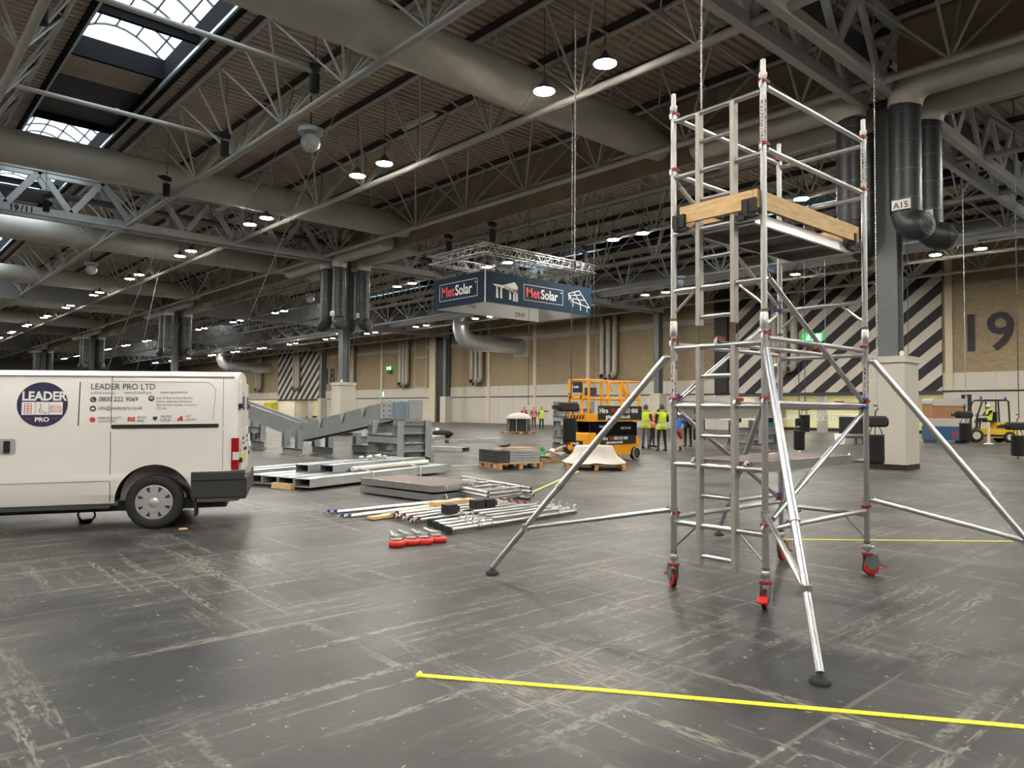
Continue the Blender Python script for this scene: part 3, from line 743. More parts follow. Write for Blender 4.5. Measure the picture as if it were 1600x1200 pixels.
# corners: near corner bc, left face runs +Y, right face runs +X
def corner(a, b2): return Vector((bc.x+a*brr, bc.y+b2*bl, 0))
ban = empty('hanging_banner', (bc.x, bc.y, z0), 0, 'large blue four-sided hanging banner box with red and white lettering', 'banner')
bm_l = mat('banner_blue', (.012, .028, .050), .7, spec=.15); bm_w = mat('banner_white', (.62, .61, .58), .7)
def face(p, q, t, m_, nm):
    mb = MB(); d = (q-p).normalized(); nrm = Vector((d.y, -d.x, 0))
    return put(nm, mb.add([p+UP*z0, q+UP*z0, q+UP*z1, p+UP*z1, p+nrm*t+UP*z0, q+nrm*t+UP*z0, q+nrm*t+UP*z1, p+nrm*t+UP*z1], [(0, 1, 2, 3), (4, 7, 6, 5), (0, 4, 5, 1), (1, 5, 6, 2), (2, 6, 7, 3), (3, 7, 4, 0)]), m_, ban)
n_, l_, r_, f_ = corner(0, 0), corner(0, 1), corner(1, 0), corner(1, 1)
face(l_, n_, .03, bm_l, 'banner_side'); face(n_, r_, .03, bm_l, 'banner_side'); face(r_, f_, .03, bm_l, 'banner_side'); face(f_, l_, .03, bm_l, 'banner_side')
i_ = .05
put('lining', MB().add([Vector((bc.x+brr-i_, bc.y+i_, z0)), Vector((bc.x+brr-i_, bc.y+bl-i_, z0)), Vector((bc.x+brr-i_, bc.y+bl-i_, z1)), Vector((bc.x+brr-i_, bc.y+i_, z1)),
     Vector((bc.x+i_, bc.y+bl-i_, z0)), Vector((bc.x+i_, bc.y+bl-i_, z1))], [(0, 1, 2, 3), (1, 4, 5, 2)]), bm_w, ban)
red_t = mat('letter_red', (.72, .03, .05), .5); wh_t = mat('letter_white', (.82, .82, .80), .5); gy_t = mat('letter_grey', (.62, .61, .58), .5)
def logo(M, s, wm):
    w_, h_ = 2.75*s, .78*s
    bo = MB()
    for x0, x1, y0, y1 in ((0, w_, 0, .02), (0, w_, h_-.02, h_), (0, .02, 0, h_), (w_-.02, w_, 0, h_)): bo.box(x0, x1, y0, y1, 0, .004, M)
    put('logo_border', bo, wm, ban)
    text('logo_lettering', 'Met', .66*s, M @ T(.15*s, .18*s, 0), red_t, ban, .004, .018, sx=.92)
    text('logo_lettering', 'Solar', .66*s, M @ T(1.17*s, .18*s, 0), wm, ban, .004, .014, sx=.88)
    put('trademark_dot', MB().lathe([(.035*s, 0), (.035*s, .005)], 10, M @ T(2.62*s, .62*s, 0)), wm, ban)
ML = frame((bc.x-.035, bc.y+bl, 0), (0, -1, 0), (0, 0, 1)); MR = frame((bc.x, bc.y-.035, 0), (1, 0, 0), (0, 0, 1))
logo(ML @ T(.45, z0+.33, 0), 1.05, wh_t)
logo(MR @ T(2.35, z0+.33, 0), .97, gy_t)
def icon(M, kind):
    a = MB(); b2 = MB()
    if kind == 0:
        a.prism([(0, .62), (.62, .62), (1.35, .85), (1.55, .62), (1.5, .3), (.55, .5), (.1, .55)], 0, .004, M)
        for x, hh in ((.2, .0), (.45, .0), (1.0, .0), (1.25, -.05), (1.42, -.05)): a.prism([(x, hh), (x+.14, hh), (x+.1, .52), (x+.02, .52)], 0, .004, M)
        for i in range(5):
            for j in range(3): b2.prism([(.75+i*.14-j*.05, .60-j*.08-i*.03), (.83+i*.14-j*.05, .585-j*.08-i*.03), (.81+i*.14-j*.05, .54-j*.08-i*.03), (.73+i*.14-j*.05, .555-j*.08-i*.03)], .004, .006, M)
        put('icon_cells', b2, bm_l, ban)
    else:
        def ln(x0, y0, x1, y1, t_=.035): a.bar(M @ Vector((x0, y0, .003)), M @ Vector((x1, y1, .003)), .004, t_, M.to_3x3() @ Vector((y0-y1, x1-x0, 0)))
        for q in ((0, .72, .8, .95), (0, .62, .9, .75), (.1, .5, 1.2, .5), (.35, .35, 1.6, .15), (.0, .72, .35, .35), (.4, .85, .9, .3), (.8, .95, 1.6, .15)): ln(*q)
        for q in ((.05, .65, .05, .4), (.2, .6, .2, .3), (.35, .45, .35, .1), (.9, .4, .9, -.05), (1.4, .2, 1.4, -.1)): ln(*q)
    put('icon_shed', a, gy_t, ban)
icon(MR @ T(.42, z0+.25, 0), 0); icon(MR @ T(5.4, z0+.25, 0), 1)
text('lining_lettering', 'DNV', .34, frame((bc.x+5.3, bc.y+bl-.06, z0+.16), (1, 0, 0), (0, 0, 1)), mat('ink_grey', (.05, .06, .08), .6), ban, .004, .0)
text('lining_lettering', 'Volp', .30, frame((bc.x+2.0, bc.y+bl-.06, z0+.35), (1, 0, 0), (0, 0, 1)), 'ink_grey', ban, .004, .0)
put('corner_trim', MB().tube((bc.x-.02, bc.y-.02, z0), (bc.x-.02, bc.y-.02, z1+.06), .03, 6), 'letter_grey', ban)
dl = MB()
for c in (n_, l_, r_, f_): dl.tube(c+UP*z1, c+UP*8.75, .012, 5)
put('drop_line', dl, 'dark_grey', ban)
# square aluminium truss
tr = empty('box_truss', (bc.x, bc.y, 8.7), 0, 'square ring of silver box truss above the hanging banner', 'truss')
TZ0, TZ1, TWD = 8.62, 9.02, .4
def seg_truss(p, q):
    d = (q-p); L = d.length; u = d.normalized(); n = Vector((-u.y, u.x, 0)); c = MB(); wv = MB()
    for s in (-1, 1):
        for zz in (TZ0, TZ1): c.tube(p+n*(s*TWD/2)+UP*zz, q+n*(s*TWD/2)+UP*zz, .03, 6)
    k = int(L/.45)
    for i in range(k):
        a = p+u*(L*i/k); m_ = p+u*(L*(i+.5)/k); b2 = p+u*(L*(i+1)/k)
        for s in (-1, 1):
            o = n*(s*TWD/2)
            wv.tube(a+o+UP*TZ0, m_+o+UP*TZ1, .015, 4, caps=False); wv.tube(m_+o+UP*TZ1, b2+o+UP*TZ0, .015, 4, caps=False)
        wv.tube(a-n*TWD/2+UP*TZ1, b2+n*TWD/2+UP*TZ1, .015, 4, caps=False); wv.tube(a-n*TWD/2+UP*TZ0, b2+n*TWD/2+UP*TZ0, .015, 4, caps=False)
    put('truss_chords', c, 'alu', tr); put('truss_lacing', wv, 'alu', tr)
e_ = .05
seg_truss(n_, l_); seg_truss(n_, r_); seg_truss(r_, f_); seg_truss(l_, f_)
for c in (n_, l_, r_, f_): put('corner_plate', MB().cbox((c.x, c.y, TZ0), (.44, .44, .03)).cbox((c.x, c.y, TZ1), (.44, .44, .03)), 'alu_dull', tr)
hoist((n_.x+.5, n_.y+.15, 10.0), .3, 'black chain hoist above the near corner of the banner truss', True, True, sc=.8)
hoist((l_.x+.5, l_.y-.5, 10.0), .3, 'black chain hoist above the left corner of the banner truss', True, True, sc=.8)
hoist((r_.x-.3, r_.y+.1, 9.9), .3, 'black chain hoist above the right corner of the banner truss', True, True, sc=.8)
hoist((bc.x+2.4, bc.y+bl, 9.6), .3, 'black chain hoist at the far side of the banner truss', True, True, sc=.8)
# exit signs
def exit_sign(y, z_, label, big=True):
    e = empty('exit_sign', (XW-.3, y, z_), 0, label, 'sign')
    s = 1.0 if big else .75
    put('green_panel', MB().box(XW-.34, XW-.24, y-.75*s, y+.75*s, z_, z_+.62*s), 'green_sign', e)
    M = frame((XW-.345, y+.7*s, z_), (0, -1, 0), (0, 0, 1))
    r = MB(); r.ball(M @ Vector((.45*s, .5*s, 0)), .055*s, 8, 6)
    for p, q in (((.42, .42), (.36, .25)), ((.36, .25), (.24, .1)), ((.38, .26), (.5, .14)), ((.42, .4), (.55, .33)), ((.42, .4), (.3, .34))): r.tube(M @ Vector((p[0]*s, p[1]*s, 0)), M @ Vector((q[0]*s, q[1]*s, 0)), .035*s, 6)
    put('running_figure', r, 'white_lit', e)
    put('arrow_bar', MB().box(.68*s, .74*s, .1*s, .52*s, 0, .01, M), 'white_lit', e); put('door_block', MB().box(1.0*s, 1.35*s, .06*s, .56*s, 0, .01, M), 'white_lit', e)
    put('notice_panel', MB().box(XW-.34, XW-.24, y-.75*s, y+.5*s, z_-.62*s, z_-.02), mat('maroon', (.08, .02, .02), .6), e)
    put('ban_ring', MB().path([M @ Vector((.95*s+.17*s*math.cos(a*PI/8), -.3*s+.17*s*math.sin(a*PI/8), 0)) for a in range(16)], .02*s, 5, True).tube(M @ Vector((.83*s, -.42*s, 0)), M @ Vector((1.07*s, -.18*s, 0)), .02*s, 5), 'letter_grey', e)
exit_sign(25.25, 6.75, 'green illuminated exit sign over the near striped boards')
exit_sign(83.1, 6.7, 'small green exit sign beside the wall pipes near the tall hatch', False)
s = empty('door_sign', (XW-.08, 84.9, 3.2), 0, 'small green door sign on the white wall panel', 'sign')
put('sign_plate', MB().box(XW-.09, XW-.06, 84.5, 85.3, 3.1, 3.9), 'green_sign', s); put('sign_mark', MB().box(XW-.1, XW-.09, 84.6, 84.85, 3.2, 3.8), 'white_lit', s)
# ------------------------------------------------------------------ aluminium scaffold tower
TW, TL, H1 = .8635, 1.8009, .562
tow = empty('scaffold_tower', (5.31, 3.77, 0), math.radians(-91.23), 'tall aluminium mobile scaffold tower with ladder, outriggers and red castors', 'scaffold tower')
TM = PM[tow.name]
PR = .0254; mat('olive', (.16, .15, .05), .5)
def lput(name, mb, m, parent): return put(name, mb, m, parent, local=True)
def sub_empty(name, parent):
    o = bpy.data.objects.new(name, None); C.objects.link(o); o.parent = parent; o.empty_display_size = .1; PM[o.name] = TM; return o
def rz_(i): return H1+.5*i
def sticker(x, y, z0, z1, par):
    lput('label_sleeve', MB().lathe([(PR+.0015, z0), (PR+.0015, z1)], 12, T(x, y, 0)), mat('sleeve', (.66, .62, .60), .6), par)
    pr_ = MB()
    for side in (-2.6, -1.6, -.5):
        z = z0+.02
        while z < z1-.02:
            hh = random.choice((.008, .012, .03)); wd = random.uniform(.2, .5)
            a0 = side+random.uniform(-.15, .15)
            pr_.lathe([(PR+.0025, z), (PR+.0025, min(z+hh, z1-.005))], 3, T(x, y, 0) @ rotz(a0), ang=wd); z += hh+random.choice((.008, .014, .02))
    o = lput('label_print', pr_, mat('print_dark', (.05, .04, .05), .6), par); o['kind'] = 'stuff'
def end_frame(y, zb, zt, i0, i1, ladder, gz, name):
    f = sub_empty(name, tow)
    for x in (0, TW):
        stick('post', (x, y, zb), (x, y, zt), PR, 'alu_dull', f, 14, True)
    for i in range(i0, i1): stick('rung', (0, y, rz_(i)), (TW, y, rz_(i)), .0225, 'alu', f, 12, True)
    for s in (0, 1):
        xo = 0 if s == 0 else TW; xi = .22 if s == 0 else TW-.22
        stick('gusset', (xo, y, gz), (xi, y, rz_(i0)-.02), .0125, 'alu', f, 8, True)
    col = MB()
    for x in (0, TW):
        if zt > 3:
            col.lathe([(PR+.006, zb-.03), (PR+.008, zb), (PR+.006, zb+.09), (PR+.002, zb+.1)], 12, T(x, y, 0))
    if zt > 3:
        o = lput('spigot_collar', col, 'alu', f)
        for x in (0, TW):
            lput('top_spigot', MB().lathe([(PR+.003, zt-.01), (PR+.006, zt), (PR+.006, zt+.03), (.021, zt+.035), (.021, zt+.135), (.016, zt+.14)], 12, T(x, y, 0)), 'white_plastic', f)
            lput('lock_band', MB().lathe([(PR+.004, zb+.1), (PR+.004, zb+.125)], 12, T(x, y, 0)), mat('olive', (.16, .15, .05), .5), f)
    else:
        for x in (0, TW): lput('lock_band', MB().lathe([(PR+.004, zb), (PR+.004, zb+.025)], 12, T(x, y, 0)), 'olive', f)
    if ladder:
        la, lb = .266, .599
        lz0, lz1 = ladder
        for x in (la, lb): lput('ladder_stile', MB().rbox(x-.021, x+.021, y-.034, y+.034, lz0, lz1, .008), 'alu_stile', f)
        z = rz_(0)-.25 if lz0 < 1 else rz_(4)-.25+.0
        while z < lz1-.04:
            k = (z-H1)/.5
            if abs(k-round(k)) > .2: stick('ladder_rung', (la, y, z), (lb, y, z), .018, 'alu', f, 10, True)
            z += .25
    return f
lo_f = end_frame(0, .29, 2.2, 0, 4, (.24, 2.06), .34, 'ladder_frame'); up_f = end_frame(0, 2.2, 4.175, 4, 8, (2.24, 4.06), 2.36, 'ladder_frame')
lo_b = end_frame(TL, .29, 2.2, 0, 4, None, .34, 'span_frame'); up_b = end_frame(TL, 2.2, 4.175, 4, 8, None, 2.36, 'span_frame')
sticker(TW, 0, 3.64, 4.0, up_f); sticker(TW, TL, 3.68, 4.0, up_b); sticker(TW, TL, 1.60, 1.97, lo_b); sticker(0, 0, 1.62, 1.97, lo_f)
def clamp(mb, p, d):
    # claw hook at the end of a brace
    d = Vector(d).normalized()
    mb.path([Vector(p)+d*.06, Vector(p)+d*.02+Vector((0, 0, .03)), Vector(p)-d*.02+Vector((0, 0, .045)), Vector(p)-d*.045+Vector((0, 0, .015)), Vector(p)-d*.04-Vector((0, 0, .02))], .012, 6)
def brace(p, q, r=.021, hook='dark_red', m='alu', name='brace'):
    b2 = sub_empty(name, tow); d = (Vector(q)-Vector(p)).normalized()
    stick('brace_tube', Vector(p)+d*.05, Vector(q)-d*.05, r, m, b2, 12, True)
    k = MB(); clamp(k, p, d); clamp(k, q, -d); lput('claw', k, 'alu', b2)
    t_ = MB()
    for e, s in ((p, 1), (q, -1)): t_.cbox(Vector(e)+d*s*.012+Vector((0, 0, .038)), (.055, .085, .024))
    lput('trigger', t_, hook, b2)
off = .038
for x in (-off*0, TW):
    sgn = 1 if x > .1 else -1
    xx = x+sgn*.0
    for zz in (4.10, 3.60): brace((xx, 0, zz), (xx, TL, zz), name='guard_rail')
    for zz in (2.10, 1.585, .60): brace((xx, 0, zz), (xx, TL, zz), name='horizontal_brace')
brace((0, .04, 3.53), (0, TL-.04, 2.60), hook='blue_plastic', name='diagonal_brace')
brace((TW, .04, 2.60), (TW, TL-.04, 1.60), hook='blue_plastic', name='diagonal_brace')
brace((0, .04, 1.60), (0, TL-.04, 2.53), hook='blue_plastic', name='diagonal_brace')
brace((TW, .04, .64), (TW, TL-.04, 1.53), hook='blue_plastic', name='diagonal_brace')
brace((0, .04, 1.53), (0, TL-.04, .64), hook='blue_plastic', name='diagonal_brace')
brace((.45, 0, 2.085), (.45, TL, 2.085), .019, name='horizontal_brace'); brace((.62, 0, 1.575), (.62, TL, 1.575), .019, name='horizontal_brace')
# platforms
def platform(z, x0, x1, boards):
    p = sub_empty('platform', tow)
    for x in (x0, x1-.03): lput('side_beam', MB().box(x, x+.03, .03, TL-.03, z-.055, z+.03), 'alu', p)
    for y in (.05, .62, 1.2, TL-.09): lput('cross_beam', MB().box(x0+.03, x1-.03, y, y+.05, z-.045, z+.015), 'alu_dull', p)
    lput('deck_board', MB().box(x0+.03, x1-.03, .05, TL-.05, z+.016, z+.028), 'ply', p)
    hk_ = MB()
    for x in (x0+.06, x1-.06):
        for y in (0, TL): hk_.path([(x, y+(.05 if y == 0 else -.05), z), (x, y, z+.035), (x, y-(.03 if y == 0 else -.03), z)], .014, 6)
    lput('hook', hk_, 'alu', p)
    if not boards: return
    tb = .145
    zt = z+.045
    for nm, bx in (('toe_board', (x0-.10, x0-.07, .0, TL-.02)), ('toe_board', (x1+.035, x1+.065, -.05, TL-.05)), ('toe_board', (x0-.07, x1+.03, -.05, -.02)), ('toe_board', (x0-.07, x1+.03, TL-.09, TL-.06))):
        b2 = lput(nm, MB().box(bx[0], bx[1], bx[2], bx[3], zt, zt+tb), 'timber', p)
    for (x, y) in ((x0-.05, .0), (x1+.02, .0), (x1+.03, TL-.06)):
        lput('corner_clip', MB().box(x-.07, x+.05, y-.09, y-.055, zt-.04, zt+.07).box(x-.05, x-.01, y-.1, y+.03, zt-.07, zt+.05), 'black', p)
    lput('clip_screw', MB().box(x1-.1, x1-.02, -.1, -.05, zt-.09, zt-.05), 'black', p)
platform(3.085, .17, .77, True)
platform(1.085, .15, .76, False)
# castors and jack legs
def castor(x, y, a):
    c = sub_empty('castor', tow); M = T(x, y, 0) @ rotz(a)
    lput('jack_thread', MB().lathe([(.019, .2), (.019, .42)], 10, M), 'steel_zinc', c)
    lput('jack_nut', MB().lathe([(.03, .235), (.036, .25), (.036, .272), (.03, .285)], 10, M).tube(M @ Vector((-.07, 0, .26)), M @ Vector((.07, 0, .26)), .009, 6), 'alu', c)
    lput('top_plate', MB().lathe([(.045, .185), (.05, .195), (.045, .21)], 14, M), 'dark_red', c)
    sd = MB()
    for s in (-1, 1): sd.prism([(-.055, .19), (.055, .19), (.075, .1), (.03, .055), (-.03, .055), (-.06, .1)], s*.031-.003, s*.031+.003, M @ Matrix(((1, 0, 0, .03), (0, 0, 1, 0), (0, 1, 0, 0), (0, 0, 0, 1))))
    lput('bracket', sd, mat('castor_grey', (.17, .19, .18), .45, .4), c)
    wm = M @ T(.03, 0, .075) @ Matrix.Rotation(PI/2, 4, 'X')
    wheel = lput('wheel', MB().lathe([(.02, -.022), (.055, -.024), (.072, -.02), (.075, -.012), (.075, .012), (.072, .02), (.055, .024), (.02, .022)], 20, wm), 'red', c)
    lput('tyre', MB().lathe([(.0755, -.014), (.077, 0), (.0755, .014)], 20, wm), 'rubber', wheel)
    lput('brake_lever', MB().prism([(-.03, 0), (.03, 0), (.04, .07), (.02, .085), (-.02, .085), (-.04, .07)], 0, .012, M @ T(.1, 0, .1) @ rotz(-PI/2) @ Matrix.Rotation(-.35, 4, 'X')), 'red', c)
castor(0, 0, 2.5); castor(TW, 0, -1.2); castor(TW, TL, .9); castor(0, TL, 1.6)
# outriggers
inv = TM.inverted()
def outrigger(px_, py_, foot, zc, zs, name='outrigger'):
    o = sub_empty(name, tow); ft = inv @ Vector(foot); ft.z = 0
    P = Vector((px_, py_, zc)); out = (Vector((ft.x, ft.y, 0))-Vector((px_, py_, 0))).normalized()
    top = P+out*.07; ftop = Vector((ft.x, ft.y, .06))
    mid = ftop.lerp(top, .40)
    stick('outer_leg', mid, top, .030, 'alu', o, 14, True); stick('inner_leg', ftop, ftop.lerp(top, .42), .0255, 'alu', o, 14, True)
    jt = ftop.lerp(top, .20)
    S = Vector((px_, py_, zs))+out*.05
    stick('stay', S, jt+out*-.03, .021, 'alu', o, 12, True)
    for q in ((px_, py_, zc), (px_, py_, zs)):
        k = MB(); k.lathe([(PR+.008, q[2]-.03), (PR+.008, q[2]+.03)], 12, T(px_, py_, 0)); k.tube(Vector(q), Vector(q)+out*.09, .016, 8)
        k.tube(Vector(q)+out*.06+Vector((0, 0, .03)), Vector(q)+out*.06-Vector((0, 0, .03)), .012, 6)
        lput('post_clamp', k, 'alu_dull', o)
    k = MB(); k.tube(jt-Vector((0, 0, .035)), jt+Vector((0, 0, .03)), .036, 10); lput('stay_clamp', k, 'alu_dull', o); k = MB(); k.tube(mid-(top-ftop).normalized()*.03, mid+(top-ftop).normalized()*.03, .034, 12)
    lput('leg_collar', k, 'alu_dull', o)
    lput('foot_pad', MB().lathe([(.06, 0), (.062, .018), (.045, .03), (.02, .04), (.018, .075)], 14, T(ft.x, ft.y, 0)), 'rubber', o)
outrigger(0, 0, (4.44, 5.16, 0), 1.985, .66)
outrigger(TW, 0, (4.07, 1.91, 0), 2.0, .72)
outrigger(TW, TL, (7.46, 1.40, 0), 2.0, .70)
outrigger(0, TL, (7.95, 4.98, 0), 2.0, .66)
# ------------------------------------------------------------------ white panel van
VM = T(4.08, 10.23, 0) @ rotz(math.radians(154.87)) @ T(.94, 0, 0) @ Matrix.Rotation(.012, 4, 'Y') @ T(-.94, 0, 0)
van = empty('panel_van', (0, 0, 0), 0, 'white panel van with blue and red company lettering, rear half in view', 'van', M=VM)
vw = mat('van_white', (.80, .785, .745), .28, 0, spec=.5); vs_ = mat('van_seam', (.06, .06, .06), .6)
def vput(name, mb, m, par=None): return put(name, mb, m, par or van, local=True)
half = [(.0, .30), (.86, .30), (.93, .34), (.965, .45), (.978, .62), (.982, .66), (.972, .72), (.975, 1.0), (.972, 1.25), (.925, 1.84), (.905, 1.90), (.86, 1.945), (.78, 1.965), (.45, 1.99), (0, 1.998)]
def station(x, ws=1., top=2.0, inset=0):
    pts = [(y*ws, min(z, top-(.0 if z < 1.8 else (2.0-z)*.6) if top < 1.99 else z)) for y, z in half]
    ring = [(x, y, z) for y, z in pts]+[(x, -y, z) for y, z in reversed(pts[1:-1])]
    return ring
sts = [station(-.055, .93), station(-.04, .965), station(.0, .985), station(.12, 1.), station(1.0, 1.0), station(2.2), station(3.2), station(3.5, 1, 1.93), station(4.0, .99, 1.50), station(4.3, .97, 1.2), station(4.7, .92, 1.02), station(4.85, .82, .9)]
bm_ = MB(); n = len(sts[0]); vsl = [v for s in sts for v in s]; fs = []
for i in range(len(sts)-1):
    for k in range(n): fs.append((i*n+k, (i+1)*n+k, (i+1)*n+(k+1) % n, i*n+(k+1) % n))
bm_.add(vsl, fs, None, False); bm_.add(sts[0], [tuple(range(n))]); bm_.add(sts[-1], [tuple(range(n-1, -1, -1))])
me = bm_.mesh('body'); b2 = bmesh.new(); b2.from_mesh(me); bmesh.ops.remove_doubles(b2, verts=b2.verts, dist=1e-5); bmesh.ops.recalc_face_normals(b2, faces=b2.faces); b2.to_mesh(me); b2.free()
me.materials.append(vw)
body = bpy.data.objects.new('body', me); C.objects.link(body)
RX, FX = .925, 3.86
cut = MB()
for x in (RX, FX):
    for s in (-1, 1): cut.tube((x, s*.62, .36), (x, s*1.2, .36), .445, 32)
    
cme = cut.mesh('cut'); cob = bpy.data.objects.new('cut', cme); C.objects.link(cob)
md = body.modifiers.new('arch', 'BOOLEAN'); md.object = cob; md.operation = 'DIFFERENCE'; md.solver = 'EXACT'
dg = bpy.context.evaluated_depsgraph_get()
bme = bpy.data.meshes.new_from_object(body.evaluated_get(dg)); bpy.data.objects.remove(cob); bpy.data.objects.remove(body)
bme.name = 'body'
b2 = bmesh.new(); b2.from_mesh(bme)
for f in b2.faces: f.smooth = True
for e in b2.edges:
    if len(e.link_faces) == 2 and e.calc_face_angle(0) > .5: e.smooth = False
b2.to_mesh(bme); b2.free()
if len(bme.materials) == 0: bme.materials.append(vw)
body = put('body', bme, None, van)
ys = lambda z: .972-(z-1.25)*.0797 if z > 1.25 else .975
def sframe(x, z, out=.003): return frame((x, ys(z)+out, z), (-1, 0, 0), (0, -.0797, 1) if z > 1.25 else (0, 0, 1))
# seams, rail, handle
def vstrip(x, z0, z1, w_=.008, nm='seam', m_=vs_, y_=None):
    pts = [z0+(z1-z0)*i/6 for i in range(7)]
    k = MB()
    for a, b3 in zip(pts, pts[1:]):
        k.add([(x-w_/2, ys(a)+.002, a), (x+w_/2, ys(a)+.002, a), (x+w_/2, ys(b3)+.002, b3), (x-w_/2, ys(b3)+.002, b3)], [(0, 1, 2, 3)])
        k.add([(x-w_/2, ys(a)-.01, a), (x+w_/2, ys(a)-.01, a), (x+w_/2, ys(b3)-.01, b3), (x-w_/2, ys(b3)-.01, b3)], [(3, 2, 1, 0)])
    vput(nm, k, m_)
vstrip(1.415, .37, 1.90); vstrip(2.72, .40, 1.90); vstrip(.13, .72, 1.90, .005)
vput('gutter', MB().tube((.0, .915, 1.905), (3.2, .915, 1.905), .010, 6), mat('van_shadow', (.40, .40, .38), .5))
vput('door_rail', MB().rbox(.18, 1.41, .965, .985, 1.262, 1.305, .015, None, 'y').box(.2, 1.4, .97, .99, 1.266, 1.278), 'black')
vput('door_crease', MB().box(1.42, 2.71, .979, .984, .615, .623), 'van_shadow')
pl_ = [(.25, 1.36), (.22, 1.75), (.30, 1.835), (1.40, 1.84), (1.40, 1.832), (.305, 1.827), (.228, 1.745), (.258, 1.36)]
k = MB()
for a, b3 in ((pl_[0], pl_[1]), (pl_[1], pl_[2]), (pl_[2], pl_[3])): k.tube((a[0], ys(a[1])+.001, a[1]), (b3[0], ys(b3[1])+.001, b3[1]), .004, 5)
vput('panel_swage', k, 'van_shadow')
h = vput('door_handle', MB().rbox(2.42, 2.60, .972, .984, .97, 1.15, .03, None, 'y'), 'van_shadow'); vput('handle_grip', MB().rbox(2.475, 2.54, .98, 1.0, .985, 1.125, .012, None, 'y'), 'black', h)
vput('sill_trim', MB().box(1.42, 3.3, .90, .955, .285, .325), 'dark_grey')
vput('underbody', MB().box(.1, 4.6, -.75, .75, .22, .34).box(1.1, 1.25, .55, .75, .14, .26), 'black')
# bumper
k = MB()
k.rbox(-.13, .50, .90, .995, .36, .70, .02, None, 'x'); k.rbox(-.16, -.02, -.97, .97, .34, .62, .03, None, 'y')
k.rbox(-.135, .0, .80, .99, .35, .70, .03)
bmp = vput('rear_bumper', k, mat('bumper', (.035, .035, .034), .55)); vput('bumper_lip', MB().box(-.14, .49, .97, 1.003, .585, .60), 'black', bmp)
vput('bumper_step', MB().box(-.165, .0, -.6, .6, .60, .64), mat('step_grey', (.16, .16, .16), .6), bmp)
vput('mud_flap', MB().box(.44, .465, .70, .95, .14, .46), 'rubber')
# tail lamps
for s in (-1, 1):
    tl = vput('tail_lamp', MB().rbox(-.062, .03, s*.93-.045 if s < 0 else .885, s*.93+.045 if s < 0 else .982, .72, 1.12, .012), mat('lamp_red', (.35, .01, .012), .15))
    vput('reverse_lens', MB().rbox(-.066, .015, min(s*.90, s*.988), max(s*.90, s*.988), .84, .94, .012), 'white_plastic', tl)
# rear doors
for s in (-1, 1):
    d = vput('rear_door', MB().rbox(-.085, -.05, min(s*.012, s*.86), max(s*.012, s*.86), .62, 1.86, .05, None, 'x'), vw)
    vput('hinge', MB().box(-.10, -.05, s*.85, s*.90, 1.5, 1.56).box(-.10, -.05, s*.85, s*.90, .8, .86), 'black', d)
    vput('door_glass', MB().rbox(-.090, -.085, min(s*.12, s*.72), max(s*.12, s*.72), 1.25, 1.72, .05, None, 'x'), mat('sticker_pale', (.62, .60, .58), .4), d)
    k = MB().box(-.094, -.09, min(s*.3, s*.66), max(s*.3, s*.66), 1.48, 1.66); vput('rear_graphic', k, mat('navy', (.02, .022, .075), .5), d)
    vput('rear_lettering', MB().box(-.09, -.086, min(s*.3, s*.6), max(s*.3, s*.6), 1.08, 1.12).box(-.09, -.086, min(s*.3, s*.55), max(s*.3, s*.55), 1.02, 1.045), 'print_dark', d)
vput('number_plate', MB().box(-.095, -.085, .18, .70, .78, .90), mat('plate_yellow', (.75, .55, .05), .5))
vput('rear_handle', MB().box(-.11, -.08, .02, .3, .93, .965), 'black')
vput('roof_marker', MB().box(-.06, -.02, .80, .84, 1.82, 1.85), 'black')
# wheels
def wheel(x, s, dz=0):
    w_ = bpy.data.objects.new('wheel', None); C.objects.link(w_); w_.parent = van; PM[w_.name] = VM
    M = T(x, s*.86, .335+dz) @ Matrix.Rotation(-s*PI/2, 4, 'X')
    vput('tyre', MB().lathe([(.20, -.10), (.29, -.105), (.325, -.09), (.335, -.05), (.335, .05), (.325, .085), (.29, .10), (.215, .098), (.205, .07)], 40, M), mat('tyre', (.022, .021, .020), .8, bump=.3, bscale=40), w_)
    vput('rim', MB().lathe([(.001, .045), (.19, .045), (.205, .07), (.218, .092)], 32, M), 'dark_grey', w_)
    hc = MB().lathe([(.001, .118), (.055, .118), (.062, .110), (.066, .104), (.10, .112), (.135, .108)], 32, M)
    hc.lathe([(.190, .085), (.195, .10), (.214, .10), (.220, .088)], 40, M)
    vput('hub_cap', hc, mat('hub_silver', (.55, .55, .54), .35, .5), w_)
    for i in range(8):
        a = i*PI/4
        vput('hub_spoke', MB().prism([(.125, -.042), (.20, -.052), (.20, .052), (.125, .042)], .09, .106, M @ rotz(a)), 'hub_silver', w_)
wheel(RX, 1); wheel(RX, -1); wheel(FX, 1, .035); wheel(FX, -1, .035)
# side lettering
navy = MATS['navy']; ink = mat('van_ink', (.045, .045, .06), .5); soft = mat('van_ink_soft', (.20, .20, .21), .5); vred = mat('van_red', (.62, .05, .05), .5)
cf = sframe(2.156, 1.557)
disc = vput('logo_disc', MB().lathe([(.268, 0), (.268, .002)], 48, cf), navy)
def vtext(s, x, z, size, m_, bold=0, sx=1., nm='side_lettering', par=None, align='LEFT', out=.004):
    fr = VM @ sframe(x, z, out)
    return text(nm, s, size, fr, m_, par or van, .0006, bold, align, sx)
vtext('LEADER', 2.375, 1.607, .150, 'letter_white', .035, .89, par=disc, nm='logo_lettering', out=.006)
vtext('PRO', 2.155, 1.352, .072, 'letter_white', .03, 1.1, par=disc, nm='logo_lettering', align='CENTER', out=.006)
k = MB()
for x0 in (-.215, -.07, .075): k.box(x0, x0+.14, -.125, .03, .003, .005, cf)
vput('logo_tiles', k, 'letter_white', disc)
k = MB()
